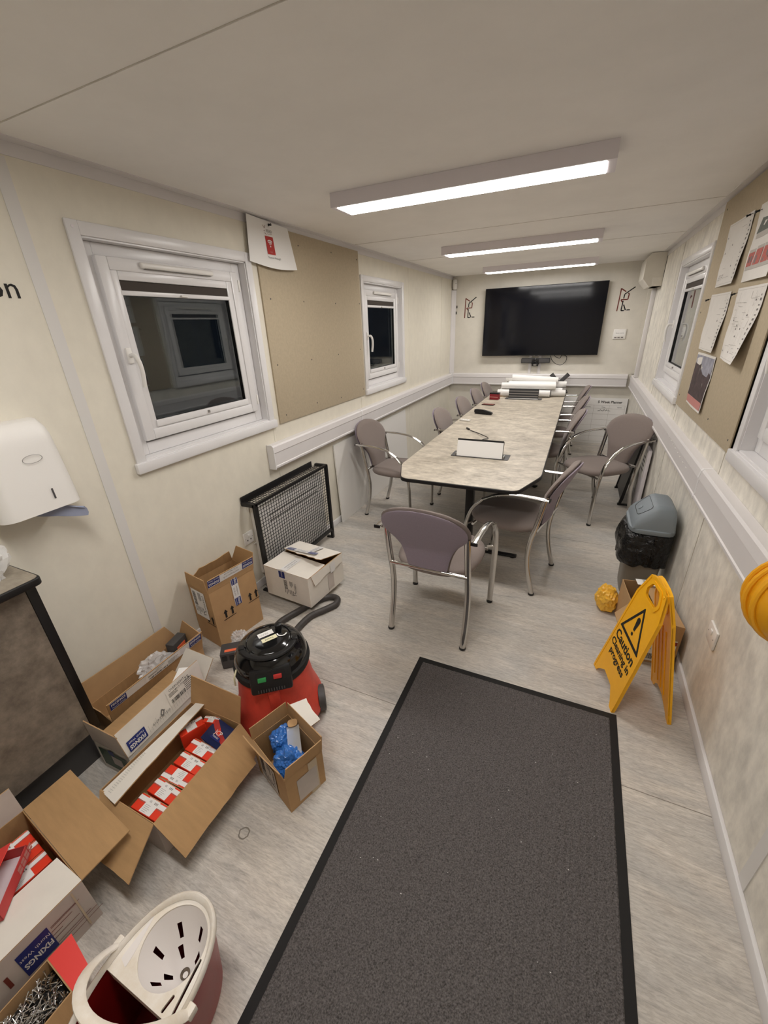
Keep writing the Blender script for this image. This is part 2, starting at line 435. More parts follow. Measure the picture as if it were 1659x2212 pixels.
# ------------------------------------------------------------------ windows
def window(n, side, y0, y1, handle_low=True):
    Z0, Z1 = 1.076, 2.101
    if side == 'L':
        F = fr((0, y0, 0), (0, 1, 0), (0, 0, 1)); Wd = y1 - y0
    else:
        F = fr((W, y1, 0), (0, -1, 0), (0, 0, 1)); Wd = y1 - y0
    root = struct('window_%d' % n, F @ V((Wd / 2, Z0, 0)))
    G = Matrix.Translation(-root.location) @ F
    def ring(name, mt, u0, u1, v0, v1, w, z0, z1, bev=.004):
        b = B(G)
        b.box((u0, v0, z0), (u0 + w, v1, z1), bev=bev); b.box((u1 - w, v0, z0), (u1, v1, z1), bev=bev)
        b.box((u0 + w * .98, v0, z0), (u1 - w * .98, v0 + w, z1), bev=bev); b.box((u0 + w * .98, v1 - w, z0), (u1 - w * .98, v1, z1), bev=bev)
        return b.done(name, mt, root)
    a = 0.05
    ring('architrave', 'pvc', 0, Wd, Z0, Z1, a, 0.0005, 0.013, .004)
    b = B(G)          # reveal lining
    u0, u1, v0, v1 = a, Wd - a, Z0 + a, Z1 - a
    b.box((u0 - .001, v0, -.12), (u0 + .006, v1, .003)); b.box((u1 - .006, v0, -.12), (u1 + .001, v1, .003))
    b.box((u0, v0 - .001, -.12), (u1, v0 + .006, .003)); b.box((u0, v1 - .006, -.12), (u1, v1 + .001, .003)); b.done('reveal', 'pvc', root, smooth=False)
    B(G).box((-.012, Z0 - .006, .0005), (Wd + .012, Z0 + .045, .026), bev=.005).done('sill', 'pvc', root)
    ring('frame', 'pvc', u0 + .006, u1 - .006, v0 + .006, v1 - .006, .06, -.11, -.045, .005)
    s0, s1, t0, t1 = u0 + .055, u1 - .055, v0 + .075, v1 - .055
    ring('sash', 'pvc', s0, s1, t0, t1, .052, -.09, -.022, .007)
    ring('glazing_bead', 'pvc', s0 + .046, s1 - .046, t0 + .046, t1 - .046, .042, -.075, -.03, .006)
    g0, g1, h0, h1 = s0 + .086, s1 - .086, t0 + .086, t1 - .086
    ring('gasket', 'black', g0 - .003, g1 + .003, h0 - .003, h1 + .003, .007, -.06, -.036, 0)
    for zz in (-.072, -.052): B(G).box((g0 - .01, h0 - .01, zz), (g1 + .01, h1 + .01, zz + .005)).done('pane', 'glass', root, smooth=False)
    tv = B(G).box((u0 + .25, t1 - .036, -.024), (u1 - .25, t1 - .010, -.004), bev=.009, seg=3).done('trickle_vent', 'white', root)
    B(G).box((u0 + .27, t1 - .0375, -.02), (u1 - .27, t1 - .0355, -.008)).done('vent_slot', 'greyink', tv)
    bl = B(G).box((g0 - .004, h1 - .045, -.044), (g1 + .004, h1 + .004, -.036)).done('blind', 'blind', root)
    B(G).box((g0 - .006, h1 - .062, -.045), (g1 + .006, h1 - .042, -.028), bev=.003).done('blind_rail', 'pvc', bl)
    B(G).box(((g0 + g1) / 2 - .02, h1 - .06, -.03), ((g0 + g1) / 2 + .02, h1 - .05, -.012), bev=.004).done('pull_tab', 'white', bl)
    B(G).box((g0 - .006, h0 - .03, -.034), (g1 + .006, h0 + .004, -.022), bev=.003).done('blind_catch', 'pvc', root)
    B(G).box(((g0 + g1) / 2 - .004, h0 - .02, -.024), ((g0 + g1) / 2 + .004, h0 - .006, -.012)).done('latch', 'steel', root)
    b = B(G); hu = s0 + .028; hv = (t0 + t1) / 2
    b.lathe([(0.0, 0), (.018, 0), (.018, .012), (.012, .02), (.012, .03)], 16, c=(0, 0, 0)) if False else None
    b.box((hu - .014, hv - .035, -.024), (hu + .014, hv + .035, -.01), bev=.006)
    b.tube(smooth([(hu, hv, -.012), (hu, hv, .018), (hu + .006, hv - .03, .03), (hu + .008, hv - .08, .03), (hu + .006, hv - .14, .022)], 5), .0095, 10)
    b.done('handle', 'white', root)
    b = B(G); b.lathe([(.004, 0), (.004, .002)], 10)
    for k, (uu, vv) in enumerate(((.025, Z0 + .03), (Wd - .025, Z0 + .03), (.025, Z1 - .025), (Wd - .025, Z1 - .025))):
        B(G @ Matrix.Translation((uu, vv, .013))).lathe([(.006, -.001), (.006, .0015)], 10).done('screw_cap', 'lamp', root)
    for vv in (t0 + .04, t1 - .1):
        B(G).box((s1 - .002, vv, -.04), (s1 + .012, vv + .06, -.018), bev=.003).done('hinge', 'white', root)
    return root
window(1, 'L', -5.431, -4.393)
window(2, 'L', -2.976, -1.961)
window(3, 'R', -2.93, -1.80)
window(4, 'R', -5.43, -4.38)

# ------------------------------------------------------------------ dado trunking
def trunk(name, label, o, xd, ln, ends=(True, True), covers=()):
    F = fr(o, xd, (0, 0, 1))                    # u along, v up (from z=0), w into the room
    root = thing(name, label, 'trunking', o); G = Matrix.Translation(-V(o)) @ F
    prof = [(.80, .001), (.80, .05), (.806, .056), (.818, .056), (.823, .051), (.908, .051), (.913, .056), (.952, .05), (.962, .042), (.965, .001)]
    B(G).rings([[(u, v, w_) for v, w_ in prof] for u in (0, ln)]).done('channel', 'pvc2', root, ang=20)
    for u in covers:
        B(G).rings([[(uu, v + (.0015 if v > .9 else -.0015), w_ + .0015) for v, w_ in prof] for uu in (u - .011, u + .011)]).done('joint_cover', 'pvc', root, ang=20)
    return root, G
tr, G = trunk('dado_trunking', 'white dado trunking on the left wall from below the pin board to the far corner', (0, -4.505, 0), (0, 1, 0), 4.44, covers=(1.33,))
B(G).rings([[(u, v, w_) for v, w_ in ((.797, .001), (.797, .058), (.955, .058), (.968, .044), (.968, .001))] for u in (-.004, .004)]).done('end_cap', 'pvc', tr)
tr2, G2 = trunk('dado_trunking', 'white dado trunking under the wall screen along the far wall', (0.06, 0, 0), (1, 0, 0), 2.42, covers=())
tr3, G3 = trunk('dado_trunking', 'white dado trunking running the length of the right wall', (W, -.06, 0), (0, -1, 0), -YN - .1, covers=(4.13,))
for k in range(9):                                # scuffs / torn tape specks on the cover
    u = 3.1 + k * .09 + random.uniform(-.02, .02)
    B(G3).box((u, .905 - k * .004, .0505), (u + .03, .909 - k * .004, .0525)).done('scuff', 'white', tr3)
B(fr((0.02, -.06, 0), (1, 0, 0), (0, 0, 1))).rings([[(u, v, w_) for v, w_ in ((.797, -.05), (.797, .002), (.955, .002), (.968, -.01), (.968, -.05))] for u in (0, .045)]).done('corner_piece', 'pvc', None)
o = bpy.data.objects['corner_piece']; o.name = 'trunking_corner'; center(o); tag(o, 'white moulded trunking corner piece in the far left corner', 'trunking')
# sockets on trunking
def socket(name, label, F, w=.086, h=.086, holes=2, switch=True, group=None):
    root = thing(name, label, 'socket', F.translation); G = Matrix.Translation(-F.translation) @ F
    B(G).box((-w / 2, -h / 2, 0.0002), (w / 2, h / 2, .011), bev=.004).done('plate', 'white', root)
    if switch: B(G).box((-w * .1, h * .04, .0105), (w * .1, h * .3, .016), bev=.002).done('switch', 'white', root)
    for k in range(holes):
        B(G).box((-w * .22 + k * w * .34, -h * .22, .0108), (-w * .12 + k * w * .34, -h * .1, .0114)).done('socket_hole', 'ink', root)
    for sx in (-.36, .36):
        B(G @ Matrix.Translation((sx * w, 0, .0108))).lathe([(.003, 0), (.003, .0008)], 8).done('screw', 'greyink', root)
    return root
socket('wall_socket', 'white socket plate in the far wall trunking left of the paper rolls', fr((0.93, -.0525, .862), (1, 0, 0), (0, 0, 1)), .1, .085)
socket('fused_spur', 'white fused spur switch low on the left wall beside the caged heater', fr((0.0, -4.83, .416), (0, 1, 0), (0, 0, 1)), .088, .088)
socket('wall_socket', 'white switch plate low on the right wall beside the yellow sign', fr((W, -4.825, .42), (0, -1, 0), (0, 0, 1)), .1, .09, holes=0)
# cable from the spur to the heater
o = B().tube(smooth([(.004, -4.79, .345), (.006, -4.72, .35), (.006, -4.64, .358), (.006, -4.55, .362)], 5), .0035, 8).done('spur_cable', 'white')
center(o); tag(o, 'thin white cable clipped to the left wall between spur switch and heater', 'cable')

# ------------------------------------------------------------------ corner casing and vertical trunking at the far right
root = thing('vertical_trunking', 'white vertical trunking down the right wall from the boxed casing to the dado', 'trunking', (W, -.36, .965))
B().box((-.045, -.035, .0), (-.0005, .035, 1.0), bev=.006).done('channel', 'pvc2', root)
B().box((-.047, -.013, .0), (-.0445, .013, 1.0)).done('cover', 'pvc', root)
root = thing('cable_casing', 'white boxed casing in the far right corner under the ceiling', 'casing', (W, -.45, 1.97))
poly = [(-.19, .28), (-.19, .08), (-.12, 0.0), (-.001, 0.0), (-.001, .325), (-.15, .325)]
B().rings([[(x, y, z) for x, z in poly] for y in (-.28, .26)]).done('casing', 'wall_far', root, smooth=False)
B().box((-.1, -.285, .0), (-.0005, .1, .09), bev=.008).done('lower_cover', 'wall_far', root)
B().box((-.004, -.284, .08), (-.0006, -.281, .325)).done('joint_line', 'ink', root)

# ------------------------------------------------------------------ ceiling lights
def ceiling_light(y, label):
    x0, x1 = .605, 1.898; cx = (x0 + x1) / 2; hw = (x1 - x0) / 2
    root = thing('ceiling_light', label, 'light', (cx, y + .094, H), group='ceiling battens')
    b = B(); z = -.063
    b.box((-hw, -.094, z), (hw, -.0785, -.0005)); b.box((-hw, .0785, z), (hw, .094, -.0005))
    b.box((-hw, -.0785, z), (-hw + .03, .0785, -.0005)); b.box((hw - .035, -.0785, z), (hw, .0785, -.0005)); b.box((-hw + .03, -.0785, -.012), (hw - .035, .0785, -.0005))
    b.done('housing', 'lamp', root, smooth=False)
    d = B().box((-hw + .03, -.0785, z - .002), (hw - .035, .0785, z + .012)).done('diffuser', 'diff', root, smooth=False)
    return root
ceiling_light(-4.432, 'nearest white ceiling batten light with a lit strip, in front of the pin board')
ceiling_light(-2.535, 'middle of the three lit white ceiling batten lights')
ceiling_light(-.80, 'furthest lit ceiling batten light, just in front of the wall screen')
l4 = ceiling_light(-6.33, 'lit ceiling batten light above the viewer, nearest the door end')

# ================================================================== WALL-HUNG THINGS
# left pin board
root = thing('pin_board', 'bare beige pin board screwed to the left wall between the two windows', 'board', (0, -3.672, 1.079))
B().box((.0006, -.664, 0), (.012, .663, 1.19), bev=.001).done('panel', 'board', root)
for yy in (-.60, -.2, .21, .62):
    for zz in (.06, .4, .78, 1.13):
        B(fr((.012, yy + random.uniform(-.02, .02), zz + random.uniform(-.015, .015)), (0, 1, 0), (0, 0, 1))).lathe([(.0055, -.001), (.0045, .0015), (.002, .002)], 8).done('screw', 'darkgrey', root)
# wifi notice (laminated, hung by a pin, lower right curls out)
root = thing('wifi_notice', 'white laminated wireless notice pinned over the corner of the bare board', 'notice', (.013, -4.19, 2.06))
def notice(u, v):
    y = -.21 + .40 * u - .02 * (1 - v) * (1 - u) * 1.2 + .02 * (1 - v) * u; z = -.015 + .235 * v - .018 * math.sin(PI * u) * (1 - v) + .012 * (1 - u)
    return (.004 + .03 * (1 - v) * u ** 2 + .018 * math.sin(PI * u) * (1 - v) + .012 * (1 - u) ** 2, y, z)
B().grid(notice, 12, 8).done('sheet', 'paper', root)
Fn = fr((.019, -.03, .10), (0, 1, 0.0), (-.1, 0.03, 1))
B(Fn).rect(-.038, -.052, .038, .045, .002).done('red_panel', 'wifired', root)
b = B(Fn)
for k, r in enumerate((.014, .023, .032)):
    a0, a1 = R(50), R(130); n = 8
    for i in range(n):
        t, t2 = a0 + (a1 - a0) * i / n, a0 + (a1 - a0) * (i + 1) / n
        b.stroke((math.cos(t) * r, -.008 + math.sin(t) * r), (math.cos(t2) * r, -.008 + math.sin(t2) * r), .0055, .003)
b.poly([(math.cos(2 * PI * i / 10) * .005, -.008 + math.sin(2 * PI * i / 10) * .005, .003) for i in range(10)])
b.done('wireless_symbol', 'paper', root)
text('WiFi', .013, Fn @ Matrix.Translation((0, -.04, .003)), 'pink', root)
text('READ', .022, Fn @ Matrix.Translation((.01, .072, .0025)), 'greyink', root)
b = B(Fn)
for p, q in (((-.045, .1), (-.03, .085)), ((-.03, .085), (-.02, .1)), ((-.04, .07), (-.028, .07)), ((-.035, .06), (-.02, .052))): b.stroke(p, q, .003, .0025)
b.stroke((-.01, .058), (.035, .058), .0015, .0025)
b.done('emblem', 'brownink', root)
text('Password: Meeting25', .014, Fn @ Matrix.Translation((.02, -.07, .004)), 'ink', root)
B(fr((.02, -.02, .205), (0, 1, 0), (0, 0, 1))).lathe([(.008, 0), (.004, .006), (.007, .014), (.007, .016)], 10).done('pin', 'black', root)

# wall lettering, only its last letters in view
o = text('on', .10, fr((0.001, -5.658, 1.849), (0, 1, 0), (0, 0, 1)), 'ink', None, 'wall_lettering', align='RIGHT', ext=.0008)
tag(o, 'black letters on the left wall, cut off by the left edge of the view', 'lettering')

# paper towel dispenser
root = thing('towel_dispenser', 'white paper towel dispenser on the left wall above the counter', 'dispenser', (0, -5.9, 1.09))
def disp():
    b = B(); prof = []
    for k in range(13):
        z = .325 * k / 12; s = 1 - .10 * (k / 12) ** 1.5; d = .135 - .02 * (k / 12)
        if k == 12: d -= .03; s -= .07
        if k == 11: d -= .008; s -= .02
        hw = .135 * s; r = .045
        ringp = [(.0005, -hw)]
        ringp += [(d - r + math.sin(t) * r, -hw + r - math.cos(t) * r) for t in [PI / 2 * i / 6 for i in range(7)]]
        ringp += [(d - r + math.cos(t) * r, hw - r + math.sin(t) * r) for t in [PI / 2 * i / 6 for i in range(7)]]
        ringp += [(.0005, hw)]
        prof.append([(x, y, z) for x, y in ringp])
    b.rings(prof); return b
disp().done('cover', 'white', root, ang=50)
def ell(r1, r2, n=28): return [(math.cos(2 * PI * i / n) * r1, math.sin(2 * PI * i / n) * r2) for i in range(n)]
Fd = fr((.1295, .02, .2), (0, 1, 0), (-.06, 0, 1))
plate([ell(.032, .015), ell(.0305, .0137)], .001, Fd, 'badge_outline', 'greyink', root)
B(fr((.1342, .04, .06), (0, 1, 0), (-.04, 0, 1))).box((-.003, -.02, 0), (.003, .02, .0012)).done('level_slot', 'darkgrey', root)
o = B(); o.grid(lambda u, v: (.07 + .05 * u + .012 * math.sin(5 * v) + (v - .5) * .05, -.02 + .15 * u + .006 * math.sin(9 * v + 3 * u), .004 - .05 * u - .01 * math.sin(PI * v) + .014 * math.sin(8 * v + 2 * u) + (v - .5) * .035), 12, 8)
o.done('towel', 'tissue', root)

# counter unit along the left wall
root = thing('counter_unit', 'shallow counter unit with a dark stone effect front against the left wall', 'counter', (0, -6.9, 0))
y1 = .828
B().box((.0008, -.9, .19), (.235, y1 - .03, .915)).done('carcass', 'black', root)
B().box((.2355, -.9, .19), (.25, y1 - .032, .915)).done('front_panel', 'counter', root)
B().box((.2355, y1 - .031, .19), (.252, y1, .915), bev=.002).done('edge_strip', 'black', root)
B().box((.0008, -.9, 0.0005), (.20, y1 - .03, .19)).done('plinth', 'darkgrey', root)
top = rounded([(.0008, -.9), (.30, -.9), (.30, y1 + .006), (.0008, y1 + .006)], .022)
plate([top], .028, trs((0, 0, .931)), 'worktop_edge', 'black', root, bev=.005)
plate([[(x * .992 + .001, y * .998) for x, y in top]], .002, trs((0, 0, .9455)), 'worktop', 'worktop', root)
o = crumple('plastic_bag', 'clearbag', (.135, -6.165, 1.005), (.095, .085, .10), .5, 9, 3, 4, zmin=.948)
center(o); tag(o, 'crumpled clear plastic bag lying on the counter end', 'bag')

# ------------------------------------------------------------------ heater with wire guard
root = thing('panel_heater', 'white wall heater behind the black wire guard', 'heater', (0, -4.39, .1))
B().box((.0008, -.38, .0), (.085, .38, .52), bev=.008).done('body', 'white', root)
for z in (.43, .385): B().box((.0855, -.3, z), (.0872, .3, z + .008)).done('outlet_slot', 'greyink', root)
root = thing('heater_guard', 'black wire mesh guard box fixed over the white heater', 'guard', (0, -4.3935, 0))
b = B(); t = .013; y0, y1, d, zt, zb = -.43, .43, .108, .67, .03
for yy in (y0, y1):
    b.box((d - t, yy - t, .012), (d + t * .5, yy + t, zt))
    b.box((.004, yy - t, zt - .02), (d, yy + t, zt + .004))
    b.box((d - .055, yy - t, 0.0006), (d + t * .5, yy + t, .014))
b.box((d - t, y0, zt - t), (d + t * .5, y1, zt + t * .4)); b.box((d - t, y0, .075), (d + t * .5, y1, .1))
b.done('frame', 'black', root, smooth=False)
B().box((.004, y0 - .012, zt - .01), (.012, y1 - .06, zt + .04), bev=.002).done('wall_flange', 'black', root)
b = B(); r = .0014; sp = .0255
n = int((y1 - y0) / sp)
for i in range(1, n):
    yy = y0 + (y1 - y0) * i / n
    b.box((d - .004 - r, yy - r, .1), (d - .004 + r, yy + r, zt - .01))
    b.box((.008, yy - r, zt - .004), (d, yy + r, zt - .001))
for i in range(1, 23):
    zz = .1 + (zt - .11) * i / 23
    b.box((d - .007 - r, y0, zz - r), (d - .007 + r, y1, zz + r))
for i in range(1, 4):
    b.box((.008 + (d - .008) * i / 4 - r, y0, zt - .006), (.008 + (d - .008) * i / 4 + r, y1, zt - .003))
b.done('wire_mesh', 'black', root, smooth=False)

# white panel leaning under the trunking
root = thing('leaning_panel', 'plain white sheet standing on the floor against the left wall', 'panel', (0.0, -2.82, 0))
b = B(); b.rings([[(.018 + .012, y, 0.0008), (.03 + .012, y, 0.0008), (.0145, y, .745), (.0025, y, .745)] for y in (-.85, .84)]); b.done('sheet', 'white', root, smooth=False)
B().box((.0035, -.85, .7455), (.0155, .84, .747)).done('top_edge', 'paper', root)

# ------------------------------------------------------------------ far wall things
root = thing('television', 'large black flat screen television on the far wall', 'television', (1.286, -.08, 1.217))
hw, hh = .779, .887
B().box((-hw, 0, 0), (hw, .035, hh), bev=.004).done('case', 'black', root)
B().box((-hw + .007, -.0012, .012), (hw - .007, .0005, hh - .006)).done('screen', 'screen', root, smooth=False)
B().box((-.25, .034, .2), (.25, .0795, .65)).done('wall_bracket', 'black', root)
B().box((-.02, -.003, -.006), (.02, .01, .002)).done('logo_bar', 'darkgrey', root)
root = thing('conference_camera', 'black video bar under the television', 'camera', (1.275, -.035, 1.113))
B().box((-.197, -.033, 0), (.197, .0, .07), bev=.01).done('bar', 'black', root)
B().box((-.19, -.0345, .008), (-.05, -.0325, .062)).done('speaker_grille', 'darkgrey', root)
B().box((.05, -.0345, .008), (.19, -.0325, .062)).done('speaker_grille', 'darkgrey', root)
B(fr((0, -.033, .036), (1, 0, 0), (0, 0, 1))).lathe([(.026, 0), (.026, .006), (.018, .008), (.012, .005)], 20).done('lens', 'blackgloss', root)
B().box((-.045, -.02, -.04), (.045, .0, .002), bev=.004).done('foot', 'black', root)
B().box((-.02, -.0215, -.03), (.02, -.0195, -.02)).done('badge', 'faintink', root)
B().box((-.05, -.0005, -.02), (.05, .0345, .05)).done('bracket', 'black', root)
for i, px in enumerate((1.2, 1.33)):
    o = B().box((px - .02, -.013, .966), (px + .02, -.0005, 1.216), bev=.003).done('cable_conduit', 'pvc2')
    center(o); tag(o, ['left narrow white conduit running down from the television to the trunking', 'right narrow white conduit running down from the television to the trunking'][i], 'conduit')
o = B().tube(smooth([(1.47, -.03, 1.21), (1.5, -.05, 1.15), (1.56, -.05, 1.1), (1.63, -.05, 1.09), (1.68, -.05, 1.14), (1.68, -.03, 1.2), (1.62, -.03, 1.215), (1.6, -.04, 1.18), (1.55, -.04, 1.19), (1.52, -.03, 1.215)], 6), .004, 6).done('hanging_cable', 'black')
center(o); tag(o, 'black looped cable hanging below the television', 'cable')

def mark(x0, z0, label):
    root = thing('wall_emblem', label, 'emblem', (x0, 0, z0)); F = fr((0, -.001, 0), (1, 0, 0), (0, 0, 1))
    k = .168 / 500; c = lambda a, q: ((a - 480) * k, (1940 - q) * .270 / 880)
    b = B(F)
    for pl in ([(495, 1940), (520, 1085)], [(515, 1090), (700, 1220)], [(775, 1275), (815, 1300), (800, 1510), (570, 1510), (625, 1600)]):
        for p, q in zip(pl, pl[1:]): b.stroke(c(*p), c(*q), .013)
    b.done('brown_strokes', 'brownink', root)
    b = B(F @ Matrix.Translation((0, 0, .0006)))
    for pl in ([(980, 1060), (665, 1310), (655, 1470)], [(650, 1555), (635, 1925), (735, 1925)], [(690, 1700), (785, 1920)], [(820, 1908), (935, 1908)]):
        for p, q in zip(pl, pl[1:]): b.stroke(c(*p), c(*q), .013)
    b.done('black_strokes', 'ink', root)
mark(.192, 1.745, 'brown and black angular line emblem on the far wall left of the television')
mark(2.203, 1.745, 'brown and black angular line emblem on the far wall right of the television')
root = thing('wall_controller', 'small white control panel on the far wall below the right emblem', 'controller', (2.29, 0, 1.41))
B().box((-.075, -.014, 0), (.075, -.0004, .12), bev=.006).done('body', 'white', root)
B().box((-.062, -.0155, .04), (.062, -.0135, .108)).done('display', 'paper', root)
F = fr((0, -.0158, .072), (1, 0, 0), (0, 0, 1)); text('Room control', .016, F, 'ink', root)
for k in (-.042, -.005, .035): B().box((k - .014 * (1 if k else .4), -.0155, .012), (k + .014 * (1 if k else .4), -.0135, .026)).done('button', 'greyink', root)
root = thing('motion_sensor', 'small white motion sensor high in the far left corner', 'sensor', (.045, -.045, 2.13), R(45))
B().lathe([(.025, 0), (.034, .012), (.036, .06), (.034, .105), (.025, .125)], 18, sx=1, sy=.9).done('body', 'white', root)
B(fr((0, -.0325, .075), (1, 0, 0), (0, 0, 1))).box((-.012, -.002, -.002), (.012, .002, .002)).done('lens_slot', 'greyink', root)
for i, (dx, zz) in enumerate(((.075, 1.9), (.068, 1.82))):
    o = B(fr((dx, -.0005, zz), (1, 0, 0), (0, 0, 1))).box((-.007, -.018, 0), (.007, .018, .006), bev=.002).done('cable_clip', 'black')
    center(o); tag(o, ['upper small black clip beside the far left corner', 'lower small black clip beside the far left corner'][i], 'clip')
# 5 week planner board standing on the floor
root = thing('planner_board', 'white five week planner board standing against the far wall', 'board', (1.94, -.02, 0))
B().rings([[(x, y, z) for y, z in ((-.03, .001), (-.022, .001), (.006, .645), (-.002, .645))] for x in (-.61, .61)]).done('board', 'paper', root, smooth=False)
F = fr((-.61, -.0306, 0.001), (1, 0, 0), (0, .0435, 1))
B(F).box((0, .0, .0), (.004, .64, .002)).done('edge', 'black', root); B(F).box((1.216, 0, 0), (1.22, .64, .002)).done('edge', 'black', root)
text('5 Week Planner', .046, F @ Matrix.Translation((1.0, .59, .001)), 'ink', root, bold=.02)
text('Project', .03, F @ Matrix.Translation((.35, .59, .001)), 'greyink', root)
for k, dn in enumerate(('Monday', 'Tuesday', 'Wednesday', 'Thursday', 'Friday', 'Sat/Sun')):
    text(dn, .019, F @ Matrix.Translation((.13 + k * .2, .52, .001)), 'ink', root)
b = B(F)
for k in range(7): b.stroke((.03 + k * .194, .03), (.03 + k * .194, .545), .0022, .0008)
for k in range(7): b.stroke((.03, .03 + k * .0785), (1.195, .03 + k * .0785), .0022, .0008)
b.stroke((.03, .545), (1.195, .545), .0022, .0008); b.done('grid_lines', 'faintink', root)
b = B(F); rnd = random.Random(4)
x = .86
for k in range(16):
    b.stroke((x, .47 + rnd.uniform(-.01, .005)), (x + .012, .47 + rnd.uniform(0, .025)), .003, .001); x += .01
for k in range(6): b.stroke((.5 + k * .01, .36), (.51 + k * .01, .36 + rnd.uniform(.004, .02)), .003, .001)
b.done('handwriting', 'ink', root)

# ------------------------------------------------------------------ right board and its papers
root = thing('pin_board', 'beige pin board on the right wall holding plans and a photograph', 'board', (W, -3.673, 1.087))
B().box((-.013, -.683, 0), (-.0006, .683, 1.2), bev=.001).done('panel', 'board', root)
B().box((-.0138, -.683, 0), (-.0006, -.668, 1.2)).done('edge_strip', 'boardedge', root)
for yy in (-.62, -.22, .18, .62):
    for zz in (.06, .6, 1.14):
        if abs(yy) > .5 or zz < .5:
            B(fr((-.013, yy, zz + random.uniform(-.015, .015)), (0, -1, 0), (0, 0, 1))).lathe([(.0055, -.001), (.0045, .0015), (.002, .002)], 8).done('screw', 'darkgrey', root)
def sheet(name, label, cat, yl, yr, z0, z1, curl=.02, mt='paper2', pins=((.03, .97),)):
    w_, h_ = yl - yr, z1 - z0
    root = thing(name, label, cat, (W - .0135, (yl + yr) / 2, z0))
    F = fr((0, w_ / 2, 0), (0, -1, 0), (0, 0, 1))
    fn = lambda u, v, e=0: (u * w_, v * h_, .0015 + curl * (1 - v) ** 2 * u + .004 * math.sin(3 * u + 5 * v) ** 2 + e)
    B(F).grid(lambda u, v: fn(u, v), 10, 8).done('sheet', mt, root)
    for u, v in pins:
        p = F @ V(fn(u, v))
        B(fr(p, (0, -1, 0), (0, 0, 1)) @ Matrix.Rotation(R(20), 4, 'X')).lathe([(.0015, -.002), (.0015, .008), (.005, .009), (.004, .018), (.006, .024), (.006, .026)], 10).done('pin', 'black', root)
    return root, F, fn, w_, h_
def draw(F, fn, w_, h_, rects, z=.0012):
    b = B(F)
    for (u0, v0, u1, v1) in rects:
        n = 3
        for i in range(n):
            a, c = u0 + (u1 - u0) * i / n, u0 + (u1 - u0) * (i + 1) / n
            b.quad(fn(a, v0, z), fn(c, v0, z), fn(c, v1, z), fn(a, v1, z))
    return b
def plan(root, F, fn, w_, h_, seed, dens):
    rnd = random.Random(seed); r1 = []; r2 = []
    for k in range(dens):
        u, v = rnd.uniform(.06, .8), rnd.uniform(.1, .9)
        if rnd.random() < .5: r1.append((u, v, min(.86, u + rnd.uniform(.04, .25)), v + .006))
        else: r1.append((u, v, u + .005, min(.93, v + rnd.uniform(.03, .18))))
        if rnd.random() < .25: r2.append((u, v, u + .035, v + .022))
    for k in range(14): r2.append((.9, .08 + k * .06, .9 + rnd.uniform(.02, .06), .08 + k * .06 + rnd.uniform(.012, .035)))
    r1 += [(.03, .03, .97, .034), (.03, .965, .97, .969), (.03, .03, .033, .97), (.967, .03, .97, .97), (.88, .03, .883, .97)]
    draw(F, fn, w_, h_, r1).done('drawing_lines', 'faintink', root); draw(F, fn, w_, h_, r2, .0016).done('print_blocks', 'greyink', root)['kind'] = 'stuff'
a = sheet('site_plan', 'pale site drawing pinned at the top far side of the right board', 'paper', -3.27, -3.69, 1.815, 2.128, pins=((.95, .96),)); plan(*a, 1, 12)
draw(*a[1:], [(.1 + .03 * i, .1 + .035 * (i % 3), .12 + .03 * i, .12 + .035 * (i % 3)) for i in range(9)]).done('note_block', 'greyink', a[0])
a = sheet('elevation_drawing', 'coloured elevation drawing of houses pinned at the top near side of the right board', 'paper', -3.78, -4.2, 1.81, 2.13, pins=((.06, .93),))
b = B(a[1]); fn = a[2]
for pts in ([(.08, .62), (.5, .62), (.44, .78), (.2, .8)], [(.52, .62), (.95, .62), (.9, .78), (.58, .78)]): b.f([b.v(fn(u, v, .0014)) for u, v in pts])
b.done('roof_print', 'roofprint', a[0])
draw(*a[1:], [(.06, .2, .26, .38), (.3, .2, .52, .4), (.56, .2, .78, .4), (.8, .2, .95, .38)]).done('brick_print', 'brickprint', a[0])
draw(*a[1:], [(.06, .38, .26, .42), (.3, .4, .52, .44), (.56, .4, .78, .44), (.05, .15, .95, .2), (.1, .55, .9, .62)]).done('grey_print', 'faintink', a[0])
draw(*a[1:], [(.1, .25, .14, .33), (.18, .25, .22, .33), (.34, .22, .39, .32), (.43, .26, .48, .34), (.6, .22, .65, .32), (.7, .26, .75, .34)], .0018).done('window_print', 'darkgrey', a[0])
a = sheet('site_plan', 'pale drawing sheet pinned above the photograph on the right board', 'paper', -3.262, -3.675, 1.476, 1.778, pins=((-.01, .93),)); plan(*a, 2, 10)
a = sheet('site_plan', 'densely drawn plan sheet curling off the near side of the right board', 'paper', -3.79, -4.197, 1.46, 1.785, .05, pins=((.0, .94),)); plan(*a, 3, 60)
a = sheet('photo_print', 'dark photograph of a building under a grey sky on the right board', 'photograph', -3.306, -3.735, 1.152, 1.458, .012, pins=())
fn = a[2]; b = B(a[1]); 
draw(*a[1:], [(.02, .62, .97, .96)]).done('sky_print', 'sky1', a[0])
bb = B(a[1])
for pts in ([(.02, .18), (.97, .18), (.97, .72), (.86, .84), (.8, .66), (.6, .64), (.42, .72), (.38, .82), (.3, .78), (.02, .8)],): bb.f([bb.v(fn(u, v, .0018)) for u, v in pts])
bb.done('building_print', 'bld', a[0], smooth=False)
draw(*a[1:], [(.02, .04, .97, .18)], .0018).done('ground_print', 'pink', a[0])
draw(*a[1:], [(.36, .25, .4, .74), (.1, .4, .16, .46), (.5, .36, .56, .42), (.7, .4, .75, .5), (.24, .3, .28, .4)], .0024).done('light_print', 'greyink', a[0])

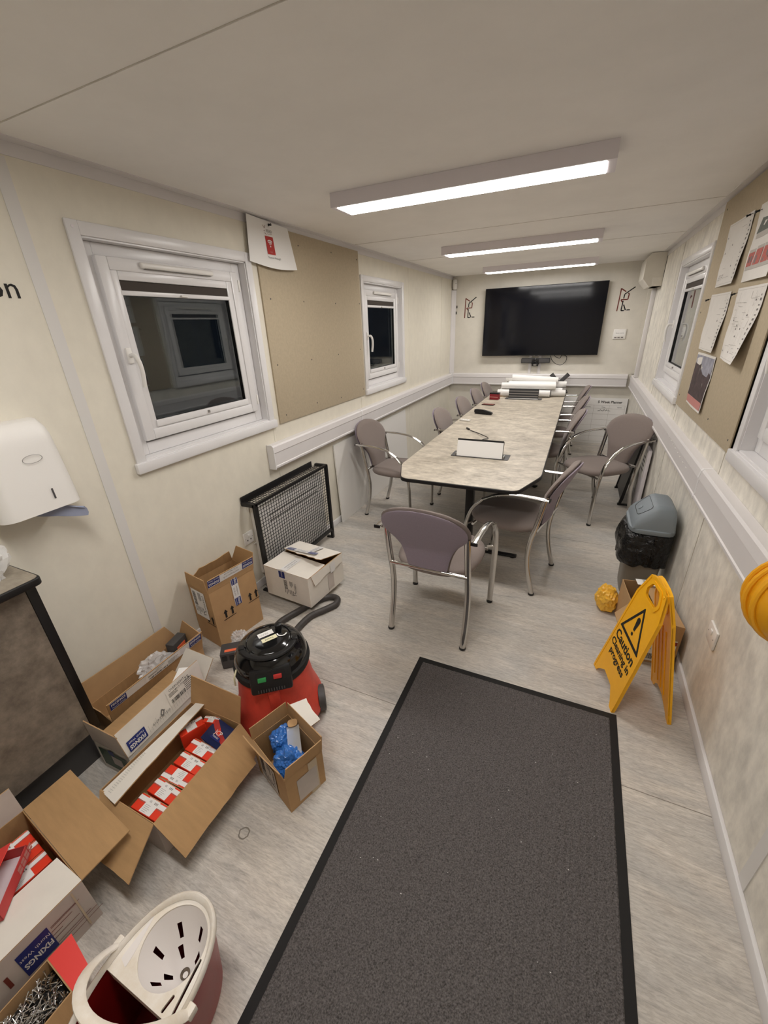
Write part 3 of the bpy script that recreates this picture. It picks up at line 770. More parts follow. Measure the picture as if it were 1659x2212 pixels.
# ================================================================== CHAIRS
def chair_hw(z):
    pts = [(.455, .115), (.50, .122), (.54, .130), (.58, .142), (.62, .160), (.65, .180), (.68, .210), (.70, .231), (.715, .2405), (.73, .242)]
    for (a, b_), (c, d) in zip(pts, pts[1:]):
        if a <= z <= c: return b_ + (d - b_) * (z - a) / (c - a)
    return (.243 * math.sqrt(max(0, 1 - ((z - .742) / .138) ** 2.2)) if z > .742 else .242) if z > .73 else pts[0][1]
def make_chair():
    root = thing('meeting_chair', 'x', 'chair')
    # seat
    rr = [(.0, .424), (.86, .424), (.97, .432), (1.0, .446), (.985, .462), (.93, .473), (.8, .479), (.5, .481), (.15, .481)]
    B().lathe([(max(r, .01), z) for r, z in rr], 40, c=(0, .025, 0), sx=.242, sy=.25, p=2.7).done('seat', 'fabric', root, ang=60)
    # backrest cushion + rear panel
    zs = [.477 + .265 * i / 12 for i in range(13)] + [.742 + .138 * math.sin(PI / 2 * k / 9) for k in range(1, 10)]
    def backy(x, z): return -.222 - .14 * (z - .455) - .32 * max(0, z - .6) + .45 * x * x
    def pad(th0, th1, sc):
        rg = []
        for z in zs:
            hw = max(chair_hw(z) * sc, .004); n = 12; f = []; r = []
            zz = .477 + (z - .477) * (1 - (1 - sc) * .4)
            for i in range(n + 1):
                u = -1 + 2 * i / n; x = hw * math.sin(u * PI / 2); k = max(0, 1 - abs(x / hw) ** 3.5) ** .5 if hw > .01 else 0
                e = min(1, (zs[-1] - z) / .03) ** .5 if z > zs[-1] - .03 else 1
                f.append((x, backy(x, z) + th0 + (th1 - th0) * k * e, zz)); r.append((x, backy(x, z) - .0 + th0 - .4 * abs(th1 - th0) * k * e, zz))
            rg.append(f + r[::-1][1:-1])
        return rg
    B().rings(pad(.012, .046, 1.0)).done('backrest', 'fabric', root, ang=60)
    B().rings(pad(-.008, .008, .955)).done('back_panel', 'fabricback_lit', root, ang=60)
    for s in (-1, 1):
        # armrest: flat chrome strip, rear end behind the upright, then curves down into the front leg
        arm = smooth([(s * .262, -.29, .709), (s * .262, -.20, .709), (s * .264, -.08, .703), (s * .267, .03, .682), (s * .27, .12, .635)], 5)
        a = B().tube(arm, .018, 12, ry=.009, up=(0, 0, 1)).done('armrest', 'chrome', root)
        B().box((s * .262 - .0175, -.296, .700), (s * .262 + .0175, -.289, .718), bev=.002).done('end_cap', 'black', a)
        leg = smooth([(s * .27, .12, .635), (s * .272, .185, .56), (s * .272, .222, .47), (s * .27, .24, .36), (s * .266, .245, .2), (s * .262, .245, .012)], 5)
        l = B().tube(leg, .018, 12, ry=.0115, up=(0, 1, .8)).done('leg', 'chrome', root)
        B().lathe([(.0175, .0006), (.0195, .004), (.0195, .014)], 10, c=(s * .262, .245, 0)).done('foot', 'black', l)
        rear = smooth([(s * .222, -.262, .715), (s * .222, -.245, .62), (s * .222, -.22, .50), (s * .222, -.198, .40), (s * .222, -.19, .30), (s * .222, -.203, .18), (s * .222, -.245, .012)], 5)
        l = B().tube(rear, .016, 12, ry=.0175).done('leg', 'chrome', root)
        B().lathe([(.0175, .0006), (.0195, .004), (.0195, .014)], 10, c=(s * .222, -.245, 0)).done('foot', 'black', l)
        B().tube([(s * .222, -.257, .693), (s * .262, -.257, .698)], .007, 8).done('arm_bracket', 'chrome', root)
        B().box((s * .19 - .02, -.262, .685), (s * .19 + .025, -.245, .712), bev=.003).done('back_bracket', 'black', root)
        B().tube([(s * .225, .215, .425), (s * .27, .232, .432)], .009, 8).done('seat_bracket', 'chrome', root)
    B().tube([(-.222, -.222, .463), (.222, -.222, .463)], .0115, 10).done('rail', 'chrome', root)
    B().tube([(-.235, .20, .418), (.235, .20, .418)], .010, 8).done('rail', 'chrome', root)
    B().box((-.015, -.12, .395), (.015, -.119, .423)).done('maker_tag', 'paper', root)
    return root
proto = make_chair()
CH = [
 (1.284, -4.615, -1.7, 'taupe chair at the near end of the table, its back to the viewer', 0),
 (1.603, -3.928, 77.4, 'taupe chair at the near right corner of the table, seen from behind its arm', 0),
 (2.155, -2.60, 131.3, 'taupe chair standing against the right wall, turned towards the viewer', 0),
 (.43, -3.223, -93.7, 'taupe chair at the near left corner of the table beside the leaning white sheet', 0),
 (.925, -2.47, -90, 'taupe chair on the left of the table, second from the near end', 0),
 (.96, -1.72, -91, 'taupe chair on the left of the table, third from the near end', 0),
 (.96, -1.0, -89, 'taupe chair on the left of the table, fourth from the near end', 0),
 (.965, -.38, -90, 'taupe chair on the left of the table, in front of the far wall', 0),
 (1.625, -2.215, 90, 'taupe chair tucked under the right side of the table, just past the angled wall chair', 0),
 (1.655, -1.39, 91, 'middle of the three taupe chairs tucked under the right side of the table', 0),
 (1.67, -.52, 90, 'furthest taupe chair on the right of the table, beside the paper rolls', 0),
]
for i, (x, y, a, lb, _) in enumerate(CH):
    c = proto if i == 0 else copy_tree(proto)
    c.location = (x, y, 0); c.rotation_euler = (0, 0, R(a)); tag(c, lb, 'chair', 'taupe meeting chairs')

# ================================================================== TABLE
root = thing('meeting_table', 'long meeting table with a pale stone effect top and cut corners', 'table', (1.251, -2.15, 0))
pl = [(-.496, -1.77), (-.385, -2.055), (.385, -2.06), (.497, -1.735), (.497, 1.70), (.385, 1.98), (-.385, 1.98), (-.496, 1.70)]
pl = rounded(pl, .05)
plate([pl], .024, trs((0, 0, .7155)), 'tabletop_edge', 'black', root, bev=.003)
plate([[(x * .995, y * .999) for x, y in pl]], .002, trs((0, 0, .729)), 'tabletop', 'table', root)
for yy in (-1.6, 0.0, 1.5):
    B().box((-.03, yy - .03, .025), (.03, yy + .03, .703), bev=.006).done('column', 'black', root)
    f = B().box((-.37, yy - .022, .008), (.385, yy + .022, .024), bev=.006).done('foot_bar', 'black', root)
    for s in (-.34, .355): B().lathe([(.018, .0005), (.018, .009)], 10, c=(s, yy, 0)).done('glide', 'black', f)
    B().box((-.30, yy - .03, .685), (.30, yy + .03, .7035)).done('top_bar', 'black', root)
B().box((-.02, -1.6, .655), (.02, 1.5, .70)).done('beam', 'black', root)
TZ = .7301
# pop-up power units
def power_unit(y, front, label, x0=1.092, x1=1.441):
    root = thing('power_unit', label, 'power unit', ((x0 + x1) / 2, y, TZ), 0); hw = (x1 - x0) / 2
    lp = rounded([(-hw - .045, -.012), (hw + .045, -.012), (hw + .045, .13), (-hw - .045, .13)], .012)
    plate([lp], .004, trs((0, 0, .0022)), 'recess_frame', 'darkgrey', root)
    b = B(); b.rings([[(x, 0.0, .0045), (x, .03, .0045), (x, .068, .118), (x, .03, .135)] for x in (-hw, hw)]); b.done('housing', 'black', root, smooth=False)
    if front == 'white':
        B().rings([[(x, -.001, .0045), (x, -.004, .0055), (x, .0255, .122), (x, .0285, .121)] for x in (-hw, hw)]).done('lid', 'paper', root, smooth=False)
        B().box((hw + .004, .0, .0045), (hw + .012, .06, .02)).done('hinge', 'steel', root); B().box((-hw - .012, .0, .0045), (-hw - .004, .06, .02)).done('hinge', 'steel', root)
    else:
        F = fr((0, 0, .0045), (1, 0, 0), (0, .2235, 1))
        for k, v in enumerate((.03, .062, .095)):
            B(F).box((-hw + .004, v, 0), (hw - .004, v + .014, .004)).done('slat', 'greyink', root)
        B(F).box((-hw, .002, 0), (hw, .012, .006)).done('lower_rim', 'steel', root)
    return root
power_unit(-3.597, 'white', 'open pop-up power unit with a white lid near the front of the table')
power_unit(-.885, 'slats', 'open black slatted pop-up power unit in front of the paper rolls', 1.06, 1.435)
root = thing('data_cable', 'thin black cable curving out of the white lidded power unit', 'cable', (1.2, -3.4, TZ))
pts = smooth([(.02, -.07, .075), (.045, 0.03, .085), (.06, .16, .06), (.02, .33, .03), (-.08, .50, .012), (-.20, .64, .006)], 6)
B().tube(pts, .0042, 8).done('lead', 'black', root)
B(trs((-.235, .69, .0085), R(-48 + 90 + 80))).box((-.035, -.009, -.007), (.035, .009, .006), bev=.003).done('plug', 'black', root)
def small(name, label, cat, x, y, sx, sy, sz, mt, rz=0, bev=.003, z=TZ):
    root = thing(name, label, cat, (x, y, z), R(rz)); B().box((-sx / 2, -sy / 2, .0002), (sx / 2, sy / 2, sz), bev=bev).done('body', mt, root); return root
r_ = small('remote_control', 'small white remote lying on the left edge of the table', 'remote', .842, -2.34, .115, .042, .016, 'white', -18, .004)
for k in range(3): B(trs((-.03 + k * .028, 0, .0162))).lathe([(.006, 0), (.005, .001)], 10).done('button', 'faintink', r_)
root = thing('stapler', 'black desk stapler on the table beyond the white remote', 'stapler', (.953, -1.95, TZ), R(-14))
B().box((-.1, -.02, .0003), (.1, .02, .01), bev=.004).done('base', 'black', root)
B().rings([[(x, -.018, z0), (x, .018, z0), (x, .016, z1), (x, -.016, z1)] for x, z0, z1 in ((-.105, .017, .047), (-.09, .014, .052), (0, .012, .05), (.07, .011, .036), (.105, .011, .026))]).done('arm', 'black', root)
B().box((-.1, -.014, .008), (-.07, .014, .02)).done('hinge', 'darkgrey', root)
r_ = small('phone', 'flat dark phone lying on the table in front of the red pack', 'phone', .893, -1.365, .155, .075, .009, 'blackgloss', -12, .004)
B().box((-.073, -.034, .0092), (.073, .034, .0098)).done('cover', 'brownink', r_)
root = thing('snack_pack', 'small dark red pack with a black top at the far left of the table', 'pack', (.89, -.93, TZ), R(-8))
B().box((-.06, -.04, .0002), (.06, .04, .072), bev=.004).done('pack', 'maroon', root)
B().box((-.062, -.042, .072), (.062, .042, .088), bev=.005).done('lid', 'black', root)
B().box((-.055, -.0412, .03), (.055, -.0402, .038)).done('pale_band', 'pink', root)
o = small('wooden_tray', 'thin wooden tray edge showing beside the dark red pack', 'tray', .93, -.62, .19, .14, .012, 'wood', 25)

# paper rolls (drawings) at the far end of the table
rolls = [
 ((.88, -.665), (1.56, -.655), .047, 0, 'front paper roll on the table, partly behind the slatted power unit'),
 ((1.565, -.555), (1.745, -.535), .043, 0, 'short front right paper roll end at the table edge'),
 ((.90, -.552), (1.56, -.54), .05, 0, 'white paper roll in the second row from the front of the pile'),
 ((.93, -.44), (1.70, -.43), .05, 0, 'white paper roll on the table in the third row of the pile'),
 ((.98, -.33), (1.74, -.31), .05, 0, 'rearmost paper roll lying on the table'),
 ((.92, -.612), (1.62, -.60), .046, 1, 'white paper roll lying on top at the front of the pile'),
 ((1.0, -.50), (1.61, -.485), .052, 1, 'wide paper roll in the middle of the upper layer of the pile'),
 ((1.30, -.385), (1.74, -.37), .043, 1, 'paper roll sticking out to the right in the upper layer'),
 ((1.03, -.44), (1.63, -.40), .047, 2, 'topmost paper roll on the pile below the television'),
]
for i, (a, c, r, lv, lb) in enumerate(rolls):
    z = TZ + [r + .0005, .135, .205][lv]; tl = [0, 0, -.018][lv]
    mid = V(((a[0] + c[0]) / 2, (a[1] + c[1]) / 2, z)); root = thing('paper_roll', lb, 'paper roll', (mid.x, mid.y, z - r), group='rolled drawings on the table')
    A = V((a[0] - mid.x, a[1] - mid.y, r - tl)); C = V((c[0] - mid.x, c[1] - mid.y, r + tl)); d = (C - A).normalized()
    b = B(); n = 22; k = 1.6; sec = []
    for j in range(int(n * k) + 1):       # spiral section
        t = 2 * PI * j / n; q = r * (1 - .22 * (1 - j / (n * k))); sec.append((math.cos(t) * q, math.sin(t) * q))
    y_ = V((0, 0, 1)); x_ = d.cross(y_)
    ring = lambda P, s: [P + x_ * (p[0] * s) + y_ * (p[1] * s) for p in sec]
    b.rings([ring(A, 1), ring(A.lerp(C, .35), .99), ring(A.lerp(C, .7), .985), ring(C, .96)], c0=False, c1=False, closed=False)
    b.done('sheet', 'paper', root, ang=50)
# dark X shaped stand behind the rolls
root = thing('cross_stand', 'dark grey cross shaped stand behind the paper rolls', 'stand', (1.635, -.21, TZ))
for s in (-1, 1):
    B(trs((0, .012 * s, .128), 0) @ Matrix.Rotation(R(42 * s), 4, 'Y')).box((-.026, -.02, -.155), (.026, .02, .165), bev=.003).done('bar', 'darkgrey', root)
    B(trs((0, .012 * s, .128), 0) @ Matrix.Rotation(R(42 * s), 4, 'Y')).box((-.028, -.021, .16), (.028, .021, .167)).done('bar_end', 'black', root)
B().box((-.13, -.05, .0006), (.13, .05, .014), bev=.003).done('base', 'darkgrey', root)

# ================================================================== FOLDED THINGS BY THE RIGHT WALL
root = thing('folded_easel', 'black folded easel leaning on the right wall behind the angled chair', 'easel', (2.455, -2.2, 0))
b = B(); b.rings([[(-.035, y, 0.04), (-.012, y, 0.04), (.072, y, .72), (.05, y, .72)] for y in (-.16, .3)]); b.done('panel', 'black', root, smooth=False)
for yy in (-.17, .31):
    B().rings([[(x0, yy - .012, z), (x0 + .025, yy - .012, z), (x0 + .025, yy + .012, z), (x0, yy + .012, z)] for x0, z in ((-.05, 0.0006), (.06, .78))]).done('leg', 'black', root, smooth=False)
    B().box((-.055, yy - .014, .0006), (.035, yy + .014, .014)).done('foot', 'black', root)
root = thing('wall_charger', 'slim pale grey case standing on end between the easel and the right wall', 'case', (W - .022, -2.52, 0))
b = B(); b.box((-.028, -.10, 0.0006), (.004, .10, .62), bev=.008); b.done('case', 'lamp', root)
B().box((-.031, -.09, .36), (-.0275, .09, .60), bev=.002).done('upper_cover', 'white', root)
for k in range(4): B().box((-.0325, -.06, .42 + k * .04), (-.0308, .05, .435 + k * .04)).done('print_line', 'greyink', root)

# ================================================================== BIN
root = thing('swing_bin', 'grey swing top bin with a black liner against the right wall', 'bin', (2.418, -3.86, 0))
B().lathe([(.76, .0006), (.79, .02), (.96, .47), (.98, .475)], 40, sx=.118, sy=.155, p=5).done('body', 'binbody', root)
b = B(); n = 110; rg = []
key = [(.99, .475), (1.05, .466), (1.13, .43), (1.19, .37), (1.19, .31), (1.12, .262), (1.0, .255), (.955, .31)]
for k in range(36):
    q = k / 35 * (len(key) - 1); i0 = min(int(q), len(key) - 2); fq = q - i0
    s = key[i0][0] * (1 - fq) + key[i0 + 1][0] * fq; z = key[i0][1] * (1 - fq) + key[i0 + 1][1] * fq; amt = min(1, q * .6) * min(1, (7 - q) * .7)
    ring = []
    for j in range(n):
        t = 2 * PI * j / n; ct, st = math.cos(t), math.sin(t); kk = (abs(ct) ** 5 + abs(st) ** 5) ** -.2
        p = V((ct * 1.6 + st * .7, st * 1.6 + z * 3, z * 9))
        f = s + amt * (.09 * (noise.voronoi(p * 1.6)[0][0] - .4) + .07 * (noise.voronoi(V((p.x * 4 + z * 14, p.y * 4, p.z * 1.5)))[0][0] - .4))
        if ct < -.2 and 1 < q < 6: f += .2 * (-ct) * (.45 + .8 * noise.noise(V((st * 3, z * 6, 2)))) * amt
        if ct > .1: f = min(f, 1.06)
        ring.append((.118 * ct * kk * f, .155 * st * kk * f, z + .02 * amt * noise.noise(V((ct * 3, st * 3, k * .15)))))
    rg.append(ring)
b.rings(rg, c0=False, c1=False).done('bin_liner', 'binbag', root, ang=30)
B().lathe([(.97, .474), (1.04, .478), (1.06, .492), (1.05, .503), (.98, .508)], 40, sx=.118, sy=.158, p=5).done('lid_rim', 'binlid', root)
# dome: a rounded wedge, its crest running towards the wall
prof = [(-.112, .506), (-.106, .535), (-.09, .562), (-.012, .640), (.012, .65), (.08, .645), (.1, .628), (.106, .6), (.112, .506)]
b = B(); rg = []
for y, s, dz in ((-.156, .97, -.142), (-.15, .985, -.07), (-.138, .99, -.022), (-.118, .995, -.004), (-.09, 1, 0), (.09, 1, 0), (.118, .995, -.004), (.138, .99, -.022), (.15, .985, -.07), (.156, .97, -.142)):
    rg.append([(x * s, y, max(.5, z + dz * (z - .506) / .144)) for x, z in prof])
b.rings(rg).done('lid_dome', 'binlid', root, ang=50)
plate([rounded([(-.085, -.05), (.085, -.05), (.11, .05), (-.11, .05)], .03), rounded([(-.082, -.047), (.082, -.047), (.107, .048), (-.107, .048)], .03)], .001, fr((-.0535, 0, .6003), (0, -1, 0), (.707, 0, .707)), 'flap_gap', 'black', root)
B(fr((-.067, 0, .5855), (0, -1, 0), (.707, 0, .707))).lathe([(.016, 0), (.015, .004), (.006, .006)], 16).done('flap_boss', 'binlid', root)

# ================================================================== CAUTION SIGN
root = thing('caution_sign', 'yellow folding cleaning caution sign standing by the door mat', 'sign', (2.33, -4.86, 0))
A0, A1 = V((2.171, -4.72, 0)), V((2.243, -5.005, 0)); C0, C1 = V((2.435, -4.715, 0)), V((2.470, -4.978, 0))
T0, T1 = V((2.297, -4.765, .655)), V((2.341, -4.975, .655))
off = V((2.33, -4.86, 0))
def panel(P0, P1, Q0, Q1, flip, letters):
    mid0, mid1 = (P0 + P1) / 2, (Q0 + Q1) / 2; x = (P1 - P0).normalized(); y = (mid1 - mid0); h = y.length; y.normalize(); x = (x - y * x.dot(y)).normalized()
    wb, wt = (P1 - P0).length / 2, (Q1 - Q0).length / 2
    F = fr(mid0 - off + V((0, 0, .0015)), x, y)
    o1 = [(-wb, 0), (-wb + .035, 0), (-wb + .05, .028), (-wb + .10, .075), (wb - .10, .075), (wb - .05, .028), (wb - .035, 0), (wb, 0), (wb, .045), (wt + .012, h - .13), (wt - .03, h - .012), (wt - .07, h), (-wt + .07, h), (-wt + .03, h - .012), (-wt - .012, h - .13), (-wb, .045)]
    hole = rounded([(-.045, h - .105), (.045, h - .105), (.06, h - .075), (.035, h - .03), (-.035, h - .03), (-.06, h - .075)], .012)
    plate([rounded(o1, .008, 3), hole], .005, F, 'panel', 'yellow', root)
    rim = [(u * .93, v if v > .2 else v) for u, v in o1]
    zo = .0075 if not flip else -.0075
    b = B(F)
    for p, q in zip([o1[0]] + o1[8:], o1[8:] + [o1[0]]) if False else zip(o1[7:], o1[8:] + [o1[0]]):
        p, q = V((p[0], p[1], 0)), V((q[0], q[1], 0)); d = (q - p); L_ = d.length; d.normalize(); n = V((-d.y, d.x, 0))
        b.quad(p + V((0, 0, -.011)), q + V((0, 0, -.011)), q + V((0, 0, .0045)), p + V((0, 0, .0045)))
        b.quad(p + V((0, 0, .0045)), q + V((0, 0, .0045)), q + n * .012 + V((0, 0, .0045)), p + n * .012 + V((0, 0, .0045)))
        b.quad(p + n * .012 + V((0, 0, .0045)), q + n * .012 + V((0, 0, .0045)), q + n * .012 + V((0, 0, -.011)), p + n * .012 + V((0, 0, -.011)))
        b.quad(p + V((0, 0, -.011)), q + V((0, 0, -.011)), q + n * .012 + V((0, 0, -.011)), p + n * .012 + V((0, 0, -.011)))
    b.done('rim', 'yellow', root, smooth=False)
    hr = [(u * 1.28, h - .0675 + (v - h + .0675) * 1.35) for u, v in hole]
    plate([hr, hole], .012, F, 'handle_rim', 'yellow', root)
    if letters:
        Z = .0032; cy = .40
        tri = lambda s: [(0, cy + .122 * s), (-.108 * s, cy - .072 * s), (.108 * s, cy - .072 * s)]
        plate([rounded(tri(1.0), .008), rounded(tri(.80), .006)], .0012, F @ Matrix.Translation((0, 0, Z)), 'warning_triangle', 'ink', root)
        b = B(F @ Matrix.Translation((0, 0, Z + .0002)))
        b.poly([(-.007, cy - .012), (.007, cy - .012), (.015, cy + .046), (.011, cy + .058), (0, cy + .062), (-.011, cy + .058), (-.015, cy + .046)])
        b.poly([(math.cos(2 * PI * i / 14) * .009, cy - .031 + math.sin(2 * PI * i / 14) * .009) for i in range(14)])
        b.done('exclamation_mark', 'ink', root)
        for s_, sz, yy in (('Caution', .066, .285), ('Cleaning in', .050, .232), ('progress', .050, .186)):
            text(s_, sz, F @ Matrix.Translation((0, yy, Z)), 'ink', root, ext=.0004, bold=.022)
    else:
        b = B(F)
        for k in range(4):
            b.box((-.08 + k * .045, .1 + k * .0, -.004), (-.076 + k * .045, .46, .006))
        b.done('ribs', 'yellow', root, smooth=False)
panel(A0, A1, T0, T1, False, True)
panel(C0, C1, T0 + V((.012, 0, 0)), T1 + V((.012, 0, 0)), True, False)
for k in (.25, .75):
    P = T0.lerp(T1, k) - off + V((.006, 0, -.03)); B().tube([P + V((-.004, -.018, 0)), P + V((-.004, .018, 0))], .008, 10).done('hinge', 'yellow', root)

# ================================================================== CARTON BY THE SIGN + YELLOW BAG
def carton(name, label, loc, rz, sx, sy, h, outm='card', inm='cardin', group=None, closed=False, cat='box'):
    root = thing(name, label, cat, loc, R(rz), group); t = .004
    b = B(); X, Y = sx / 2, sy / 2; rnd = random.Random(int(abs(loc[0] * 1000)))
    j = lambda p: (p[0] + rnd.uniform(-.0015, .0015), p[1] + rnd.uniform(-.0015, .0015), p[2])
    o = [j(p) for p in ((-X, -Y, .0006), (X, -Y, .0006), (X, Y, .0006), (-X, Y, .0006))]; p_ = [j(p) for p in ((-X, -Y, h), (X, -Y, h), (X, Y, h), (-X, Y, h))]
    i0 = [(-X + t, -Y + t, .005), (X - t, -Y + t, .005), (X - t, Y - t, .005), (-X + t, Y - t, .005)]; i1 = [(x, y, h) for x, y, z in i0]
    vo, vp, v0, v1 = [[b.v(q) for q in L] for L in (o, p_, i0, i1)]
    b.f(vo[::-1], 0); b.f(v0, 1)
    for k in range(4):
        n = (k + 1) % 4
        b.f([vo[k], vo[n], vp[n], vp[k]], 0); b.f([v0[n], v0[k], v1[k], v1[n]], 1); b.f([vp[k], vp[n], v1[n], v1[k]], 1)
    if closed: b.f([b.v((q[0], q[1], h + .001)) for q in p_], 0)
    b.done('body', [outm, inm], root, smooth=False); return root
def flap(root, p0, p1, p2, p3, top='cardin', bot='card', **kw):
    return B().slab(p0, p1, p2, p3, **kw).done('flap', [top, bot, 'card'], root, ang=25) if False else B().slab(p0, p1, p2, p3, edge=2, **kw).done('flap', [top, bot, 'card'], root, ang=25)
def tape(root, F, ln, wd, flipped=False, blocks=True, name='tape'):
    """printed parcel tape; local x along the tape, centred on the frame origin"""
    b = B(F); b.rect(-ln / 2, -wd / 2, ln / 2, wd / 2, .0008); b.done(name, 'tape', root)
    tp = root
    s = -1 if flipped else 1; G = F @ Matrix.Rotation(PI if flipped else 0, 4, 'Z')
    if blocks:
        bw = min(.075, ln * .26)
        for e in (-1, 1):
            B(G).rect(e * (ln / 2 - bw / 2) - bw / 2, -wd * .44, e * (ln / 2 - bw / 2) + bw / 2, wd * .44, .0012).done('navy_block', 'navy', root)
            text('FIXINGS', wd * .42, G @ Matrix.Translation((e * (ln / 2 - bw / 2), wd * .12, .0016)), 'tape', root, sx=min(1, bw / (wd * 1.75)), bold=.025)
            text('North West', wd * .26, G @ Matrix.Translation((e * (ln / 2 - bw / 2), -wd * .26, .0016)), 'tape', root, sx=min(1, bw / (wd * 1.5)))
    mid = ln - (2 * min(.075, ln * .26) if blocks else 0)
    if mid > .09:
        text('www.fixingsnw.co.uk', wd * .34, G @ Matrix.Translation((0, wd * .2, .0012)), 'greyink', root, sx=min(1, mid / (wd * 4.2)))
        text('0151 962 6719', wd * .32, G @ Matrix.Translation((0, -wd * .22, .0012)), 'greyink', root, sx=min(1, mid / (wd * 3.2)))
def arrows(root, F):
    b = B(F)
    for x in (-.022, .022):
        b.poly([(x - .014, .012, .0009), (x + .014, .012, .0009), (x, .034, .0009)]); b.rect(x - .006, -.022, x + .006, .012, .0009)
    b.rect(-.042, -.034, .042, -.030, .0009); b.done('up_arrows', 'ink', root)
def ship_label(root, F, w_, h_, big='25', seed=0, base='paper'):
    B(F).rect(-w_ / 2, -h_ / 2, w_ / 2, h_ / 2, .0009).done('shipping_label', base, root)
    rnd = random.Random(seed); b = B(F); x = -w_ * .42
    while x < w_ * .1:
        d = rnd.choice((.001, .002, .003)); b.rect(x, -h_ * .42, x + d, -h_ * .18, .0013); x += d + rnd.choice((.0012, .002))
    for k in range(6): b.rect(w_ * .12, -h_ * .4 + k * h_ * .11, w_ * (.2 + rnd.uniform(.1, .25)), -h_ * .4 + k * h_ * .11 + h_ * .035, .0013)
    for k in range(4): b.rect(-w_ * .44, h_ * (.0 + k * .06), -w_ * .44 + w_ * rnd.uniform(.2, .4), h_ * (.0 + k * .06) + h_ * .025, .0013)
    b.done('barcode', 'ink', root)
    text('OVERNIGHT', h_ * .2, F @ Matrix.Translation((-w_ * .1, h_ * .36, .0013)), 'ink', root, sx=min(1, w_ * .7 / (h_ * 1.35)))
    text(big, h_ * .3, F @ Matrix.Translation((w_ * .28, h_ * .24, .0013)), 'ink', root)

root = carton('cardboard_box', 'torn open brown carton with a white label behind the yellow sign', (2.417, -4.39, 0), 7, .205, .40, .25)
X, Y, h = .1025, .20, .25
flap(root, (X, -Y, h), (X, Y, h), (.0, Y - .01, h + .012), (.0, -Y + .01, h + .01), 'card', 'cardin', jag=.004)
flap(root, (-X, -.03, h), (-X, -Y, h), (-X - .06, -Y + .02, h - .07), (-X - .07, -.05, h - .07), 'cardin', 'card', jag=.01, seed=5)
B(fr((.0, Y - .04, h + .0205), (0, -1, 0), (1, .0, .02))).rect(-.03, -.04, .03, .05, .0).done('label_strip', 'paper', root)
text('OVERNIGHT', .02, fr((.0, Y - .04, h + .0215), (0, -1, 0), (1, 0, .02)), 'ink', root, sx=.5)
Fb = fr((-.005, -Y - .001, .09), (1, 0, 0), (0, 0, 1)); ship_label(root, Fb, .19, .15, '25', 2)
B(Fb).rect(-.095, .045, .095, .068, .0016).done('red_band', 'maroon', root)
o = crumple('yellow_bag', 'yellowbag', (2.238, -4.17, .075), (.062, .072, .085), .3, 8, 2, 4, zmin=.001)
center(o); tag(o, 'small knotted bag of yellow cloths on the floor behind the sign', 'bag')
# hard hat hanging at the right edge
root = thing('hard_hat', 'yellow hard hat hanging on the right wall at the edge of the view', 'hard hat', (W - .12, -5.487, 1.03), 0)
F = fr((.0, 0, 0), (0, -1, 0), (0, 0, 1))
b = B(F); rg = []
for k in range(11):
    a = PI / 2 * k / 10; rg.append([(math.cos(2 * PI * j / 40) * .112 * math.cos(a) * (1.0), math.sin(2 * PI * j / 40) * .135 * math.cos(a), -.04 + .135 * math.sin(a) + .003 * math.cos(8 * PI * j / 40) * math.cos(a)) for j in range(40)])
b.rings(rg, c0=False).done('shell', 'hat', root, ang=60)
B(F).lathe([(1.0, -.04), (1.16, -.046), (1.18, -.05), (1.16, -.052), (.98, -.048)], 40, sx=.112, sy=.135).done('brim', 'hat', root)
for dx in (-.035, 0, .035):
    B(F).tube([(dx * math.cos(a), .13 * math.sin(a), -.035 + .135 * math.cos(a) * (1 - 4 * dx * dx * 10)) for a in [R(-80) + R(160) * i / 16 for i in range(17)]], .007, 8).done('ridge', 'hat', root)
B(fr((W - .06, -5.487, 1.065), (1, 0, 0), (0, 0, 1))).box((0, -.006, -.006), (.0595, .006, .006)).done('coat_hook', 'steel')
o = bpy.data.objects['coat_hook']; center(o); tag(o, 'small steel hook behind the yellow hard hat on the right wall', 'hook')

# ================================================================== DOOR MAT
root = thing('door_mat', 'large dark grey entrance mat with a black rubber border on the floor', 'mat', (1.78, -5.9, 0))
x0, x1, y0, y1 = -.483, .481, -.86, .885
B().box((x0, y0, .0006), (x1, y1, .0045), bev=.0015).done('rubber_border', 'rubber', root)
nx, ny = 180, 330; vs = []; rnd = random.Random(9); bw = .03
for i in range(nx + 1):
    for j in range(ny + 1):
        e = (i in (0, nx) or j in (0, ny))
        vs.append((x0 + bw + (x1 - x0 - 2 * bw) * i / nx + rnd.uniform(-.001, .001), y0 + bw + (y1 - y0 - 2 * bw) * j / ny + rnd.uniform(-.001, .001), .004 if e else .0062 + rnd.uniform(0, .0028) + .0012 * math.sin(i * 1.3)))
fs = [(i * (ny + 1) + j, (i + 1) * (ny + 1) + j, (i + 1) * (ny + 1) + j + 1, i * (ny + 1) + j + 1) for i in range(nx) for j in range(ny)]
me = bpy.data.meshes.new('carpet_pile'); me.from_pydata(vs, [], fs); me.materials.append(M['mat']); o = bpy.data.objects.new('carpet_pile', me); S.collection.objects.link(o); o.parent = root
b = B()
for k in range(34):
    x, y = rnd.uniform(x0 + .05, x1 - .05), rnd.uniform(y0 + .2, y1 - .05); a = rnd.uniform(0, PI); l = rnd.uniform(.001, .004)
    b.box((x, y, .009), (x + l, y + .0015, .0105), Mx=None)
b.done('lint', 'paper', root, smooth=False)['kind'] = 'stuff'

